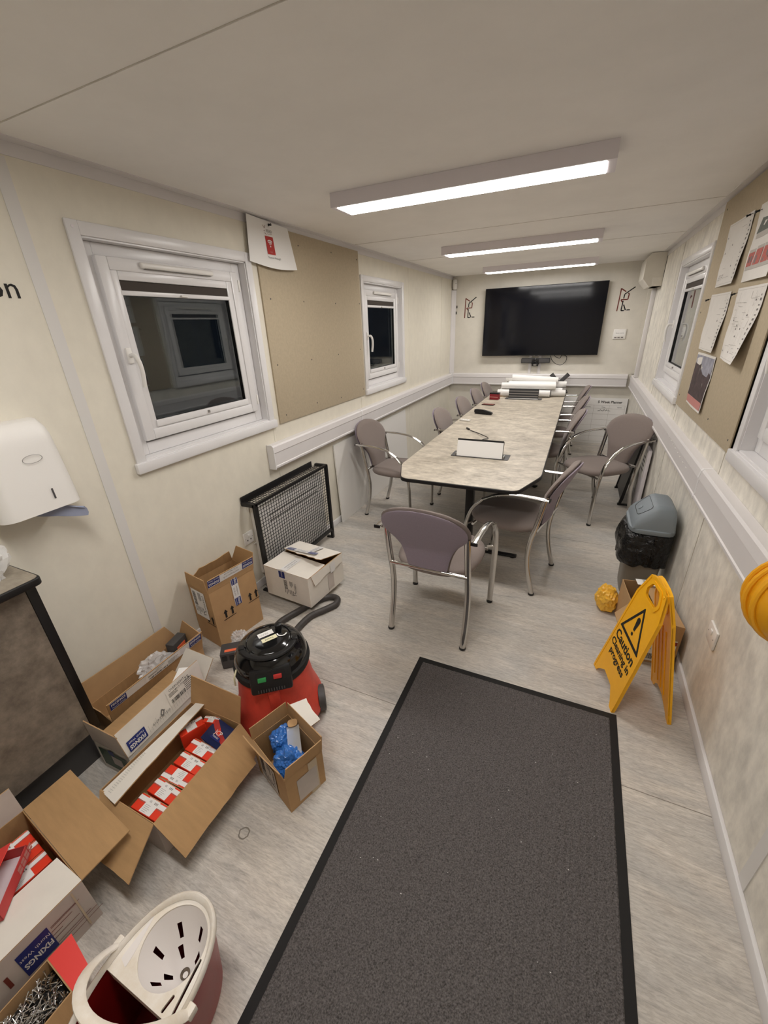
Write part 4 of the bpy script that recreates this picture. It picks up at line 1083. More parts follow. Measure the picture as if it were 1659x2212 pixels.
# ================================================================== BOXES ON THE LEFT
# tall brown carton by the wall
root = carton('cardboard_box', 'tall open brown carton with printed tape beside the left wall', (.133, -5.218, 0), -10, .205, .306, .383)
X, Y, h = .1025, .153, .383
flap(root, (X, -Y, h), (X, Y, h), (X + .012, Y + .004, h + .088), (X + .012, -Y + .01, h + .088), 'card', 'cardin', bend=.002)
flap(root, (-X, -Y, h), (X, -Y, h), (X - .008, -Y - .004, h + .088), (-X + .03, -Y - .008, h + .092), 'card', 'cardin')
flap(root, (X, Y, h), (-X, Y, h), (-X + .06, Y + .01, h + .11), (X - .005, Y + .02, h + .10), 'card', 'cardin')
flap(root, (-X + .003, Y, h), (-X + .003, -Y, h), (-X + .02, -Y + .08, h + .06), (-X + .02, Y - .02, h + .07), 'card', 'cardin', jag=.008)
tape(root, fr((X + .0115, 0, h + .062), (0, 1, 0), (.136, 0, 1)), .30, .05, flipped=True)
tape(root, fr((X + .0022, .01, h - .075), (0, 0, -1), (0, 1, 0)), .19, .045)
arrows(root, fr((X + .0014, -.06, .20), (0, 1, 0), (0, 0, 1))); arrows(root, fr((X + .0014, .115, .21), (0, 1, 0), (0, 0, 1)))
arrows(root, fr((.06, -Y - .0016, .19), (1, 0, 0), (0, 0, 1)))
ship_label(root, fr((-.01, -Y - .0016, .275), (0, 0, -1), (1, 0, 0)), .185, .125, '51', 4)
# white carton on the hose, in front of the heater
root = carton('cardboard_box', 'white carton with torn lid resting on the vacuum hose by the heater', (.352, -4.72, .043), -5.3, .378, .367, .22, 'cardwhite', 'cardin')
X, Y, h = .189, .1835, .22
flap(root, (-X, -Y, h), (X, -Y, h), (X - .005, .0, h - .004), (-X + .005, .01, h + .0), 'cardwhite', 'cardin', bend=.006)
flap(root, (X, Y, h), (-X, Y, h), (-X + .01, .01, h + .03), (X - .012, -.03, h + .055), 'cardwhite', 'cardin', jag=.008, skew=-.004, seed=8, nu=10)
flap(root, (X, -Y + .03, h), (X, Y, h), (X + .004, Y - .01, h - .06), (X + .006, -Y + .05, h - .075), 'cardwhite', 'cardwhite', jag=.006, seed=2)
tape(root, fr((-.04, -Y - .0016, h - .02), (0, 0, 1), (-1, 0, 0)), .055, .05, blocks=False)
B(fr((-.03, -Y - .0016, h - .026), (1, 0, 0), (0, 0, 1))).rect(-.025, -.026, .025, .024, .001).done('navy_block', 'navy', root)
text('FIXINGS', .016, fr((-.03, -Y - .0032, h - .022), (0, 0, -1), (1, 0, 0)), 'tape', root, sx=.7)
tape(root, fr((-.02, -.10, h + .0055), (0, 1, 0), (-1, 0, 0)), .16, .05, blocks=False)
tape(root, fr((-.03, .03, h + .0385), (1, 0, .07), (0, 1, -.22)), .26, .045)
tape(root, fr((.03, .1, h + .0275), (0, 1, -.22), (-1, 0, -.06)), .14, .045, blocks=False)
ship_label(root, fr((.03, -Y - .0014, .105), (0, 0, -1), (1, 0, 0)), .125, .12, '25', 6, base='cardwhite')
tape(root, fr((X + .0078, .06, h - .045), (0, 0, 1), (0, -1, 0)), .07, .05, blocks=False)
B(fr((X + .0015, .04, .08), (0, 1, 0), (0, 0, 1))).rect(-.03, -.06, .03, .06, .0).done('clear_tape', 'cardgrey', root)

# long carton along the wall
root = carton('cardboard_box', 'long open brown carton squeezed between the left wall and the other boxes', (.125, -5.765, 0), -1.5, .19, .50, .125)
X, Y, h = .095, .25, .125
flap(root, (-X, Y, h), (-X, -Y, h), (-X - .008, -Y, h + .125), (-X - .008, Y - .05, h + .115), 'cardin', 'card', jag=.004)
flap(root, (X, -Y, h), (X, Y, h), (X + .02, Y + .005, h + .118), (X + .02, -Y - .005, h + .118), 'cardin', 'cardin', bend=.003)
flap(root, (X, Y, h), (-X, Y, h), (-X + .05, Y + .02, h + .125), (X - .01, Y + .012, h + .09), 'cardin', 'card')
flap(root, (-X, -Y, h), (X, -Y, h), (X - .01, -Y - .02, h + .08), (-X + .02, -Y - .02, h + .08), 'cardin', 'card')
tape(root, fr((X + .0205, 0, h + .092), (0, 1, 0), (.17, 0, 1)), .49, .045)
ship_label(root, fr((X + .0222, .02, h + .0925), (0, 1, 0), (.17, 0, 1)), .19, .042, '', 9)
o = crumple('plastic_wrap', 'clearbag', (.12, -5.72, .15), (.05, .075, .045), .5, 8, 4, 4)
center(o); tag(o, 'crumpled clear wrapping inside the long brown carton', 'wrapping')
o = small('tool_blister', 'dark packaged tool sticking up in the long brown carton', 'package', .11, -5.575, .05, .1, .19, 'darkgrey', 12, .004, z=.006)
B().box((-.026, -.03, .12), (.0265, .03, .16)).done('orange_print', 'orange', o)

# white carton with upright printed flap
root = carton('cardboard_box', 'white carton with an upright printed flap in front of the long brown carton', (.362, -5.918, 0), 1.5, .21, .40, .165, 'cardwhite', 'cardin')
X, Y, h = .105, .20, .165
flap(root, (X, -Y, h), (X, Y, h), (X - .016, Y + .005, h + .13), (X - .016, -Y - .005, h + .13), 'cardwhite', 'cardin')
flap(root, (-X, -Y, h), (X, -Y, h), (X - .012, -Y - .004, h + .115), (-X + .004, -Y - .004, h + .12), 'cardgrey', 'cardin')
flap(root, (X, Y, h), (-X + .02, Y, h), (-X + .05, Y + .07, h + .10), (X + .01, Y + .07, h + .09), 'cardin', 'cardwhite')
flap(root, (-X, Y, h), (-X, -Y, h), (-X + .08, -Y + .02, h + .015), (-X + .08, Y - .02, h + .02), 'cardin', 'card')
Fz = fr((X - .0048, 0, h + .064), (0, 1, 0), (-.123, 0, 1)); Fu = Fz @ Matrix.Rotation(PI, 4, 'Z')
B(Fu).rect(.105, .0, .185, .052, .0009).done('navy_block', 'navy', root)
text('FIXINGS', .026, Fu @ Matrix.Translation((.145, .034, .0014)), 'tape', root, sx=.72, bold=.03); text('North West', .016, Fu @ Matrix.Translation((.145, .013, .0014)), 'tape', root, sx=.8)
text('0151 962 6719', .018, Fu @ Matrix.Translation((.03, .03, .0012)), 'greyink', root, sx=.8); text('0151 962 6719', .016, Fu @ Matrix.Translation((-.1, -.03, .0012)), 'greyink', root, sx=.8)
ship_label(root, Fz @ Matrix.Translation((.09, .015, 0)), .14, .085, '25', 12, base='cardwhite')
b = B(Fz); rnd = random.Random(3)
for k in range(26): b.rect(-.18 + k * .0125, -.05, -.179 + k * .0125, -.05 + rnd.uniform(.01, .04), .0009)
b.done('print_lines', 'faintink', root)
b = B(Fz)
for p, q in (((-.03, -.02), (-.02, -.0)), ((-.02, 0), (-.012, -.015)), ((-.03, -.02), (-.022, -.03)), ((-.022, -.03), (-.01, -.008))): b.stroke(p, q, .005, .001)
b.done('hand_symbol', 'greyink', root)
Fe = fr((0, -Y - .0024, .088), (1, 0, 0), (0, 0, 1))
B(Fe).rect(-.085, -.055, .08, .05, 0).done('label_pouch', 'labelgreen', root); B(Fe).rect(-.012, -.02, .05, .03, .0008).done('pouch_paper', 'cardgrey', root); B(Fe).rect(-.02, .035, .012, .062, .001).done('navy_block', 'navy', root)
o = small('leaflet', 'white leaflet with red print poking from the upright flapped carton', 'leaflet', .40, -5.765, .07, .09, .004, 'paper', 30, .001, z=.235)

# carton of red fixing boxes
root = carton('cardboard_box', 'open brown carton holding a row of red and white boxes', (.648, -6.037, 0), 0, .285, .415, .18, 'cardgrey', 'cardin')
X, Y, h = .1425, .2075, .18
flap(root, (X, -Y, h), (X, Y - .03, h), (X + .125, Y - .07, h - .085), (X + .125, -Y - .005, h - .085), 'cardgrey', 'cardin', jag=.003, nu=10)
flap(root, (X, Y - .03, h), (X, Y, h), (X + .10, Y - .02, h - .075), (X + .115, Y - .068, h - .08), 'cardgrey', 'cardin', jag=.004, nu=4, seed=4)
flap(root, (-X, -Y, h), (X, -Y, h), (X + .04, -Y - .135, h - .05), (X - .11, -Y - .13, h - .055), 'cardgrey', 'cardin', jag=.003)
flap(root, (X, Y, h), (-X, Y, h), (-X + .01, Y + .03, h + .135), (X + .004, Y + .03, h + .125), 'cardgrey', 'cardin')
flap(root, (-X + .03, Y, h + .004), (-X + .01, -Y, h - .004), (-X + .11, -Y - .015, h + .014), (-X + .08, Y + .01, h + .016), 'cardwhite', 'cardin', jag=.003, nu=10)
b = B(fr((-X + .048, -.08, h + .0085), (0, 1, 0), (-1, 0, .05)))
for k in range(20): b.rect(-.12 + k * .008, -.008 + .001 * k, -.1188 + k * .008, .008 + .001 * k, 0)
b.done('print_lines', 'faintink', root)
# red boxes, ring-wrapped in white
def red_box(x0, y0, ln, wd, z0, ht, rz, label, group, flip=False, src=None):
    if src is None:
        root = thing('fixings_box', label, 'small box', (x0, y0, z0), R(rz), group)
        B().box((-ln / 2, -wd / 2, .0006), (ln / 2, wd / 2, ht), bev=.0015, seg=1).done('box', 'redprint', root)
        b = B(); e = .0006; y_a, y_b = wd * .12, wd * .4
        b.quad((-ln / 2, y_a, ht + e), (ln / 2, y_a, ht + e), (ln / 2, y_b, ht + e), (-ln / 2, y_b, ht + e))
        b.quad((ln / 2 + e, y_a, 0.004), (ln / 2 + e, y_b, 0.004), (ln / 2 + e, y_b, ht + e), (ln / 2 + e, y_a, ht + e))
        b.quad((-ln / 2 - e, y_b, 0.004), (-ln / 2 - e, y_a, 0.004), (-ln / 2 - e, y_a, ht + e), (-ln / 2 - e, y_b, ht + e))
        b.done('white_band', 'paper', root)
        B().rect(-ln / 2, y_a - .003, ln / 2, y_a - .0015, ht + .0007).done('grey_line', 'greyink', root)
        B().rect(-ln * .2, -wd * .46, ln * .2, wd * .46, ht + .0012).done('label', 'paper', root)
        b = B()
        for k in range(5): b.rect(-ln * .15, -wd * .38 + k * wd * .1, ln * (.0 + .03 * (k % 3)), -wd * .365 + k * wd * .1, ht + .0018)
        for k in range(3): b.rect(ln * .06 + k * .006, wd * .2, ln * .06 + k * .006 + .003, wd * .34, ht + .0018)
        b.done('label_print', 'greyink', root)
        text('CE', wd * .16, trs((-ln * .08, wd * .27, ht + .0018)), 'ink', root)
        B().box((-ln / 2 + .002, wd / 2 - .0005, ht - .006), (ln / 2 - .002, wd / 2 + .0012, ht - .0005)).done('card_edge', 'card', root)
    else:
        root = copy_tree(src); root.location = (x0, y0, z0); root.rotation_euler = (0, 0, R(rz + (180 if flip else 0))); tag(root, label, 'small box', group)
    return root
g_ = 'red and white boxes in the brown carton'
pos = ['nearest red and white box in the row inside the brown carton', 'second red and white box from the near end of the row', 'third red and white box in the row, its label turned round', 'fourth red and white box from the near end of the row', 'fifth red and white box, next to the blue packet']
rb = None
for k in range(5):
    y = [-6.197, -6.136, -6.077, -6.019, -5.959][k]; dx = [0, .004, .004, .006, .002][k]; a = [1, -1, 2, -1, 0][k]
    q = red_box(.690 + dx, y, .135, .054, .026, .104 - (.004 if k == 2 else 0), a, pos[k], g_, flip=(k == 2), src=rb); rb = rb or q
o = small('carton_insert', 'folded cardboard insert under the row of red boxes', 'insert', .69, -6.06, .14, .33, .02, 'card', 0, .001, z=.0055)
q = red_box(.585, -5.91, .10, .05, .0055, .15, 66, 'red box leaning behind the blue packet in the brown carton', g_)
q = red_box(.645, -5.853, .07, .03, .0055, .155, 15, 'small red box end at the back of the brown carton', g_)
root = thing('screw_packet', 'dark blue packet with a red stripe and triangle in the brown carton', 'packet', (.728, -5.885, .128), R(-8))
def pk(u, v): return (-.07 + .14 * u, -.05 + .09 * v, .012 + .022 * v + .008 * math.sin(PI * u) * math.sin(PI * v) + .003 * noise.noise(V((u * 5, v * 5, 1))))
B().grid(pk, 10, 8).done('film', 'jcpblue', root); B().grid(lambda u, v: (pk(u, v)[0], pk(u, v)[1], pk(u, v)[2] - .022 * math.sin(PI * u) ** .5), 10, 8).done('film_back', 'jcpblue', root)
def dec(pts, mt, nm, dz): 
    b = B(); b.f([b.v(V(pk(u, v)) + V((0, 0, dz))) for u, v in pts]); return b.done(nm, mt, root)
dec([(0, .75), (.1, .95), (.5, .62), (1, .32), (1, .1), (.4, .42)], 'redswitch', 'red_stripe', .0035); dec([(.42, .7), (.36, .4), (.62, .4)], 'redprint', 'triangle', .005)
dec([(.34, .36), (.66, .36), (.72, .2), (.28, .2)], 'navy', 'blue_bar', .005)
text('JCP', .026, fr(V(pk(.5, .47)) + V((0, 0, .0065)), (1, 0, 0), (0, 1, .24)), 'paper', root); text('FIXINGS', .009, fr(V(pk(.5, .29)) + V((0, 0, .0065)), (1, 0, 0), (0, 1, .24)), 'paper', root)
o = crumple('screw_bag', 'clearbag', (.735, -5.94, .118), (.04, .014, .016), .6, 9, 6, 3)
center(o); tag(o, 'clear bag of screws beside the blue packet in the brown carton', 'bag')

# small brown carton with blue bags
root = carton('cardboard_box', 'small open brown carton stuffed with blue plastic bags', (1.036, -5.837, 0), -20.6, .236, .168, .19)
X, Y, h = .118, .084, .19
flap(root, (X, -Y, h), (X, Y, h), (X + .006, Y + .0, h + .062), (X + .002, -Y + .012, h + .055), 'card', 'cardin', jag=.002)
flap(root, (-X, -Y, h), (X, -Y, h), (X - .004, -Y - .006, h + .05), (-X + .006, -Y - .028, h + .065), 'card', 'cardin', bend=.004, skew=.004)
flap(root, (-X, Y, h), (-X, -Y, h), (-X - .004, -Y, h + .062), (-X - .004, Y, h + .066), 'card', 'cardin')
flap(root, (X, Y, h), (-X, Y, h), (-X + .004, Y + .004, h + .066), (X - .004, Y + .01, h + .06), 'card', 'cardin')
flap(root, (X - .07, Y + .007, h + .061), (-X + .02, Y + .004, h + .064), (-X + .04, Y + .07, h + .06), (X - .09, Y + .06, h + .03), 'cardin', 'cardwhite', jag=.008)
B(fr((X + .0014, .005, .08), (0, 1, 0), (0, 0, 1))).rect(-.045, -.06, .045, .06, .0004).done('label_patch', 'cardgrey', root)
B(fr((X + .0014, .045, .09), (0, 1, 0), (0, 0, 1))).rect(-.03, -.09, .01, .09, .0002).done('clear_tape', 'cleartape', root)
ship_label(root, fr((-.02, -Y - .0016, .09), (0, 0, -1), (1, 0, 0)), .14, .12, '4', 15, base='cardgrey')
B(fr((-.03, -Y - .0016, .175), (1, 0, 0), (0, 0, 1))).rect(-.03, -.02, .03, .01, .001).done('navy_block', 'navy', root)
Mx = trs((1.036, -5.837, 0), R(-20.6))
for i, (c, rad, sd, lb) in enumerate((((.045, -.018, .155), (.056, .048, .052), 1, 'blue plastic bag at the front of the small brown carton'), ((-.055, .014, .155), (.045, .05, .05), 2, 'blue plastic bag at the back of the small brown carton'))):
    o = crumple('blue_bag', 'bluebag', Mx @ V(c), rad, .42, 4.2, sd, 5, zmin=.006); center(o); tag(o, lb, 'bag', 'blue bags in the small carton')
o = thing('bubble_sleeve', 'clear sleeve with a card tongue lying on the blue bags', 'sleeve', Mx @ V((.01, .03, .205)), R(-50))
B().grid(lambda u, v: (-.06 + .12 * u, -.025 + .05 * v, .006 * math.sin(6 * u) - .01 * u), 8, 4).done('sleeve', 'clearbag', o)
plate([rounded([(-.085, -.02), (-.05, -.02), (-.05, .02), (-.085, .02)], .018)], .002, trs((.0, .0, .008)), 'card_tongue', 'card', o)

# big white carton bottom left
root = carton('cardboard_box', 'large white carton at the bottom left with its brown flap folded out', (.52, -6.60, 0), -6, .40, .36, .2, 'cardgrey', 'cardin')
X, Y, h = .20, .18, .2
flap(root, (X, Y, h), (-X, Y, h), (-X + .01, Y + .15, h + .02), (X - .004, Y + .148, h + .002), 'cardgrey', 'cardin', nu=8, nv=8, skew=.004)
flap(root, (X, -Y, h), (X, Y, h), (X - .125, Y - .01, h + .008), (X - .125, -Y, h + .012), 'cardwhite', 'cardin')
flap(root, (-X, Y, h), (-X, -Y, h), (-X - .01, -Y, h + .11), (-X - .01, Y, h + .11), 'cardin', 'cardgrey')
Fs = fr((X + .0016, .04, .115), (0, 1, 0), (0, 0, 1)); Fsu = Fs @ Matrix.Rotation(R(180), 4, 'Z')
B(Fsu).rect(-.035, -.05, .04, .052, .0006).done('navy_block', 'navy', root)
text('FIXINGS', .03, Fsu @ Matrix.Translation((.002, .012, .0012)), 'tape', root, sx=.62, bold=.03); text('North West', .018, Fsu @ Matrix.Translation((.002, -.02, .0012)), 'tape', root, sx=.78)
b = B(Fs)
for k, (v, l) in enumerate(((.06, .07), (.045, .05), (.028, .02), (.012, .06), (-.012, .085), (-.022, .10), (-.04, .11))): b.stroke((.04 - .004 * k, v - .03), (.04 + l, v - .03), .002, .0006)
b.stroke((.04, .035), (.115, .034), .002, .0006)
b.rect(-.075, -.03, -.066, .02, .0006); b.rect(-.085, .035, -.078, .05, .0006); b.done('print_lines', 'brownink', root)
B(Fs).rect(.105, -.10, .11, .08, .0008).done('clear_tape', 'cleartape', root)
Mb = trs((.52, -6.60, 0), R(-6)); g2 = 'red and white boxes in the large white carton'
rb2 = None
for k, lb in enumerate(('red and white box furthest in inside the large white carton', 'middle red and white box in the large white carton', 'red and white box next to the white flap of the large carton')):
    p = Mb @ V((-.105 + k * .06, .085, .0))
    q = red_box(p.x, p.y, .15, .055, .02, .16, 84, lb, g2, src=rb2); rb2 = rb2 or q
o = small('carton_insert', 'folded cardboard insert under the red boxes in the large carton', 'insert', (Mb @ V((-.06, .08, 0))).x, (Mb @ V((-.06, .08, 0))).y, .17, .15, .014, 'card', -6, .001, z=.0055)
root = thing('opened_carton', 'opened red and white screw carton lying on the large white carton', 'small box', (.545, -6.56, .2145), R(132))
b = B(); L_, w_, h_ = .085, .05, .042
b.box((-L_, -w_, .0006), (L_, w_, .002)); b.box((-L_, w_ - .002, .0006), (L_, w_, h_)); b.box((-L_, -w_, .0006), (L_, -w_ + .002, h_)); b.box((L_ - .002, -w_, .0006), (L_, w_, h_)); b.box((-L_, -w_, .0006), (-L_ + .002, w_, h_))
b.done('tray', 'cartonred', root, smooth=False)
B().rect(-L_ + .004, -w_ + .003, L_ - .004, w_ - .003, .004).done('inside', 'lamp', root)
b = B(fr((0.02, -w_ - .0006, h_ / 2), (1, 0, 0), (0, 0, 1)))
for i in range(4):
    for j in range(2): b.rect(.0 + i * .02, -.013 + j * .0135, .017 + i * .02, -.002 + j * .0135, 0)
b.done('pictograms', 'pink', root)
B().slab((-L_, w_, h_), (L_, w_, h_), (L_, -w_ + .03, h_ + .03), (-L_, -w_ + .03, h_ + .03), t=.002).done('lid', ['redflap', 'redflap'], root)
# screw box at the bottom left
root = thing('screw_box', 'open brown box full of screws beside the red mop bucket', 'box', (.815, -6.675, 0), R(-4))
b = B(); X, Y, h = .065, .09, .10; t = .003
for lo, hi in (((-X, -Y, .0006), (X, Y, .004)), ((-X, -Y, .004), (-X + t, Y, h)), ((X - t, -Y, .004), (X, Y, h)), ((-X + t, Y - t, .004), (X - t, Y, h)), ((-X + t, -Y, .004), (X - t, -Y + t, h))): b.box(lo, hi)
b.done('body', 'card', root, smooth=False)
B().slab((X, Y, h), (-X, Y, h), (-X + .004, Y + .06, h + .002), (X, Y + .045, h - .012), t=.002).done('red_flap', ['card', 'redflap'], root)
B().slab((X, -Y, h), (X, Y, h), (X + .035, Y, h - .06), (X + .04, -Y, h - .06), t=.003).done('side_flap', ['card', 'cardin'], root)
b = B(); rnd = random.Random(21)
for k in range(260):
    c = V((rnd.uniform(-X + .012, X - .012), rnd.uniform(-Y + .012, Y - .012), rnd.uniform(.05, .088))); a = rnd.uniform(0, 2 * PI); e = rnd.uniform(-.5, .5)
    d = V((math.cos(a) * math.cos(e), math.sin(a) * math.cos(e), math.sin(e))) * .011
    b.tube([c - d, c + d * .7, c + d], [.0006, .0017, .0017], 5); b.tube([c + d, c + d * 1.15], [.0022, .0036], 6)
b.done('screws', 'brightsteel', root, smooth=False)['kind'] = 'stuff'
B().box((-X + t, -Y + t, .004), (X - t, Y - t, .05)).done('screw_mass', 'ink', root)

# ================================================================== VACUUM CLEANER
root = thing('vacuum_cleaner', 'red tub vacuum cleaner with a black domed top among the boxes', 'vacuum cleaner', (.79, -5.585, 0), R(-141.5))
b = B()
b.lathe([(.17, .03), (.2, .035), (.205, .06), (.19, .11), (.174, .16), (.163, .24), (.154, .315)], 48, p=2.25).done('tub', 'red', root, ang=60)
B().lathe([(.152, .302), (.166, .306), (.170, .322), (.168, .340), (.160, .348)], 48).done('clamp_ring', 'rubber', root)
B().lathe([(.160, .344), (.160, .362), (.153, .385), (.136, .41), (.112, .428), (.098, .434), (.095, .431), (.092, .434), (.06, .437), (.01, .438)], 48).done('dome', 'blackgloss', root, ang=50)
B().lathe([(.150, .333), (.149, .342), (.127, .362), (.12, .355)], 48).done('top_ring', 'black', root) if False else None
# carrying handle: arc around the front of the dome
arc = [(math.cos(a) * .118, math.sin(a) * .118, .434 - .002 * abs(math.cos(a))) for a in [R(15) + R(150) * i / 18 for i in range(19)]]
B().tube(arc, .014, 8, ry=.008, up=(0, 0, 1)).done('handle', 'black', root)
for s in (0, -1): B().box((arc[s][0] - .012, arc[s][1] - .014, .415), (arc[s][0] + .012, arc[s][1] + .012, .443), bev=.003).done('handle_socket', 'black', root)
# front switch housing
F = fr((0, .158, .348), (-1, 0, 0), (0, -.42, 1))
B(F).box((-.085, -.05, -.03), (.085, .055, .008), bev=.01).done('switch_housing', 'black', root)
B(F).box((-.06, .0, .0075), (.06, .042, .0095)).done('recess_patch', 'ink', root)
B(F).box((-.052, .004, .009), (-.018, .022, .018), bev=.002).done('green_switch', 'green', root)
B(F).box((.012, .008, .009), (.046, .026, .018), bev=.002).done('red_switch', 'redswitch', root)
for k in range(11): B(F).box((-.056 + k * .0105, -.042, .007), (-.0525 + k * .0105, -.03, .0105)).done('vent_fin', 'darkgrey', root)
Ft = fr((0.005, -.01, .4385), (-.94, -.34, 0), (.34, -.94, 0))
B(Ft @ Matrix.Translation((0, .022, 0))).rect(-.034, -.014, .034, .016, .0008).done('white_label', 'paper', root)
text('READ', .016, Ft @ Matrix.Translation((-.008, .022, .0014)) @ Matrix.Rotation(PI, 4, 'Z'), 'faintink', root)
B(Ft @ Matrix.Translation((.004, -.018, 0))).rect(-.034, -.012, .034, .013, .0008).done('cream_label', 'cream_label', root)
text('Tweed', .014, Ft @ Matrix.Translation((.004, -.018, .0014)) @ Matrix.Rotation(PI, 4, 'Z'), 'ink', root)
B().lathe([(.016, .436), (.016, .458), (.010, .462)], 12, c=(-.045, -.06, 0)).done('knob', 'black', root)
B(trs((-.06, -.02, .4385))).grid(lambda u, v: ((.018 + .006 * v) * math.cos(PI * .9 * u), (.018 + .006 * v) * math.sin(PI * .9 * u), .001), 8, 1).done('arc_mark', 'paper', root)
for s in (-1, 1):
    Fw = fr((s * .195, .045, .062), (0, 1, 0), (0, 0, 1))
    B(Fw).lathe([(.045, -.018), (.060, -.014), (.061, .014), (.045, .018)], 28).done('wheel', 'darkgrey', root)
    B().lathe([(.016, .0006), (.02, .015), (.016, .034)], 14, c=(s * .1, -.15, 0)).done('castor', 'black', root)
B().box((-.025, .10, .12), (.025, .172, .30), bev=.01).done('rib', 'red', root)
B().box((-.14, -.2, .28), (-.1, -.16, .35)) if False else None
B(fr((-.12, .13, .1), (1, 0, 0), (0, 0, 1))).tube([(math.cos(2 * PI * i / 16) * .03, math.sin(2 * PI * i / 16) * .03, .0) for i in range(16)], .006, 6, closed=True).done('tool_holder', 'red', root) if False else None
B().tube(smooth([(.145, .07, .36), (.157, .085, .33), (.16, .085, .29)], 4), .004, 6).done('cable_end', 'cream_label', root)
# hose: separate child running to the floor and looping under the white carton
Mi = (trs((.79, -5.585, 0), R(-141.5))).inverted()
hp = [(.70, -5.47, .26), (.655, -5.38, .19), (.595, -5.24, .075), (.54, -5.1, .027), (.545, -4.97, .022), (.60, -4.87, .022), (.632, -4.80, .022), (.61, -4.745, .022), (.55, -4.75, .022), (.49, -4.83, .022), (.44, -4.96, .022), (.40, -5.09, .022), (.42, -5.22, .022), (.47, -5.33, .022)]
B().tube([Mi @ p for p in smooth(hp, 7)], .0205, 12).done('hose', 'hose', root)
# parcel of clear plastic between vacuum and tall carton
o = crumple('plastic_wrap', 'clearbag', (.303, -5.33, .06), (.042, .042, .05), .5, 8, 9, 4, zmin=.002)
center(o); tag(o, 'crumpled clear plastic wrap between the vacuum and the tall brown carton', 'wrapping')
root = thing('boxed_tool', 'dark grey tool case with an orange stripe behind the vacuum cleaner', 'case', (.355, -5.44, 0), R(38))
B().box((-.06, -.045, .0006), (.06, .045, .105), bev=.008).done('case', 'darkgrey', root)
B().box((-.035, -.03, .1052), (.04, -.012, .1065)).done('orange_stripe', 'orange', root)
for k in range(3): B().box((-.05 + k * .038, -.0475, .06), (-.025 + k * .038, -.0448, .09)).done('clip', 'black', root)

# ================================================================== MOP BUCKET
BX, BY = 1.137, -6.52
root = thing('mop_bucket', 'red mop bucket with a white wringer at the bottom of the view', 'bucket', (BX, BY, 0))
a_, b_ = .122, .185
def oval(s, n=56, p=2.15):
    out = []
    for j in range(n):
        t = 2 * PI * j / n; ct, st = math.cos(t), math.sin(t); k = (abs(ct) ** p + abs(st) ** p) ** (-1 / p); out.append((a_ * s * ct * k, b_ * s * st * k))
    return out
def orings(L): return [[(x, y, z) for x, y in oval(s)] for s, z in L]
B().rings(orings([(.80, .0006), (.84, .012), (.97, .235), (.985, .25)]), c1=False).done('tub', 'redbucket', root, ang=60)
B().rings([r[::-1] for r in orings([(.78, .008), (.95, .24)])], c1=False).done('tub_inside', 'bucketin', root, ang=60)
B().rings(orings([(.93, .252), (.95, .262), (.99, .266), (1.02, .262), (1.03, .248), (1.0, .238)]), c0=False, c1=False).done('rim', 'cream', root, ang=60)
# wringer plate over the far half, with a slotted bowl
hole = [(math.cos(2 * PI * i / 40) * .083 + .004, .082 + math.sin(2 * PI * i / 40) * .082) for i in range(40)]
out = [p for p in oval(.945) if p[1] > -.005]; out = [(out[0][0], -.012)] + out + [(out[-1][0], -.012)]
cap = lambda cx, cy, l, w_, ang: [(cx + math.cos(ang) * l * sx_ - math.sin(ang) * 0 + math.cos(ang + (PI / 2) * 0 + t) * w_, cy + math.sin(ang) * l * sx_ + math.sin(ang + t) * w_) for sx_, ts in ((1, [-PI / 2 + PI * i / 6 for i in range(7)]), (-1, [PI / 2 + PI * i / 6 for i in range(7)])) for t in ts]
plate([out, hole, cap(.094, .045, .045, .0035, R(97)), cap(.075, .006, .013, .0035, R(80))], .006, trs((0, 0, .248)), 'wringer_plate', 'cream', root)
plate([rounded([(-.1, .012), (-.074, .004), (-.078, .035), (-.096, .115)], .006)], .001, trs((0, 0, .2514)), 'recess_patch', 'creamclean', root)  # flat patch, no hollow: the recess's shade is put into its cream colour
B().box((-.118, -.016, .2), (.116, -.010, .252)).done('wringer_front', 'cream', root)
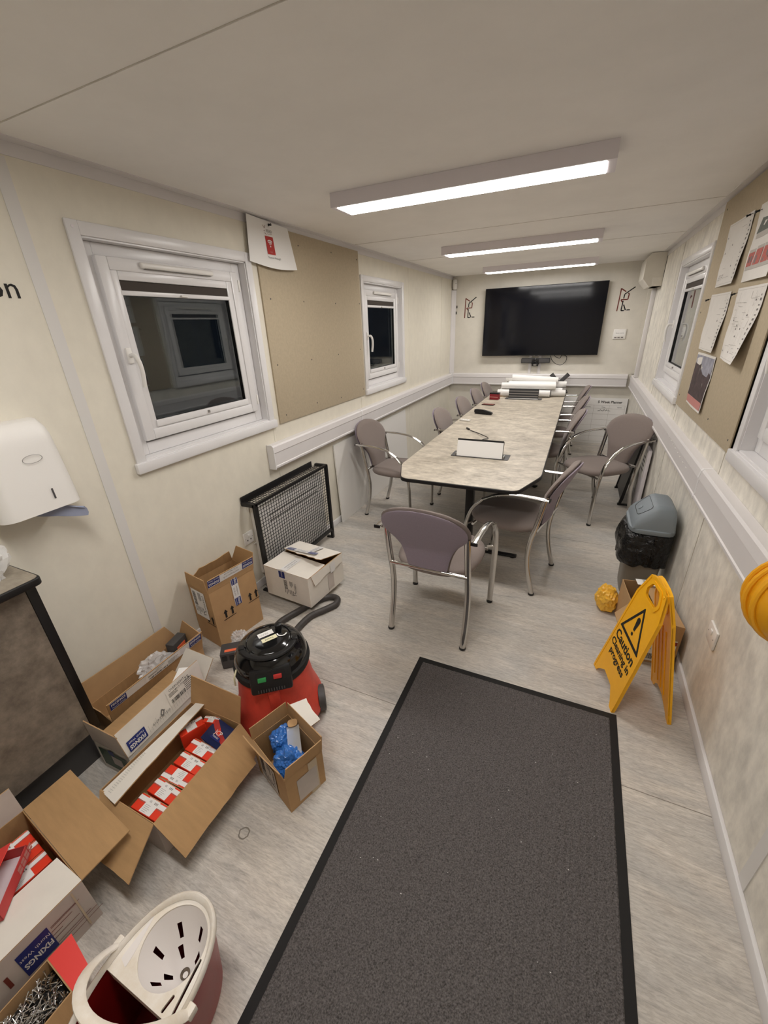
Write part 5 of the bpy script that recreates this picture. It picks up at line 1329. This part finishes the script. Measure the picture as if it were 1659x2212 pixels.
b = B(); n, kr = 144, 46; V_ = []
def bowl(r, t):
    s = r; z = .247 - .115 * (1 - s ** 1.8)
    return V((.004 + .018 * (1 - s) + math.cos(t) * .083 * s, .082 - .012 * (1 - s) + math.sin(t) * .082 * s, z))
def in_slot(r, t):
    for rr_, k0, L_ in ((.72, 6, .10), (.42, 4, .10)):
        for k in range(k0):
            tc = 2 * PI * (k + (.25 if rr_ > .5 else .6)) / k0; d = (t - tc + PI) % (2 * PI) - PI
            if abs(r - rr_) < L_ and abs(d) * rr_ < .062: return True
    return False
gr = [[b.v(bowl(.16 + .84 * i / kr, 2 * PI * j / n)) for j in range(n)] for i in range(kr + 1)]
for i in range(kr):
    for j in range(n):
        if not in_slot(.16 + .84 * (i + .5) / kr, 2 * PI * (j + .5) / n): b.f([gr[i][j], gr[i][(j + 1) % n], gr[i + 1][(j + 1) % n], gr[i + 1][j]])
b.f([q for q in gr[0]][::-1])
b.done('wringer_bowl', 'creamclean', root, ang=60)
B().grid(lambda u, v: V(bowl(.15 * u + .001, 2 * PI * v)) + V((0, 0, .003)), 4, 20).done('grime_patch', 'dirt', root)
# handle lying over
A_, C_ = V((-.13, .03, .245)), V((.13, .02, .245)); al = R(52); d = V((0, -math.cos(al), math.sin(al))) * .185
pts = [(A_ + C_) / 2 + (A_ - C_) / 2 * math.cos(t) + d * math.sin(t) for t in [PI * i / 24 for i in range(25)]]
B().tube(pts, .013, 10, ry=.006, up=(0, -.5, .8)).done('handle', 'cream', root)
for P in (A_, C_): B().box((P.x - .012, P.y - .012, P.z - .012), (P.x + .012, P.y + .012, P.z + .014), bev=.004).done('handle_lug', 'cream', root)
b = B(); rnd = random.Random(2)
for k in range(60):
    x = rnd.uniform(-.01, .085); y = rnd.uniform(-.12, -.03); b.tube(smooth([(x, y, .035), (x + rnd.uniform(-.015, .015), y + .01, .07 + rnd.uniform(0, .04)), (x + rnd.uniform(-.02, .02), y + .03, .05)], 3), .004, 5)
b.done('mop_yarn', 'mop', root)['kind'] = 'stuff'
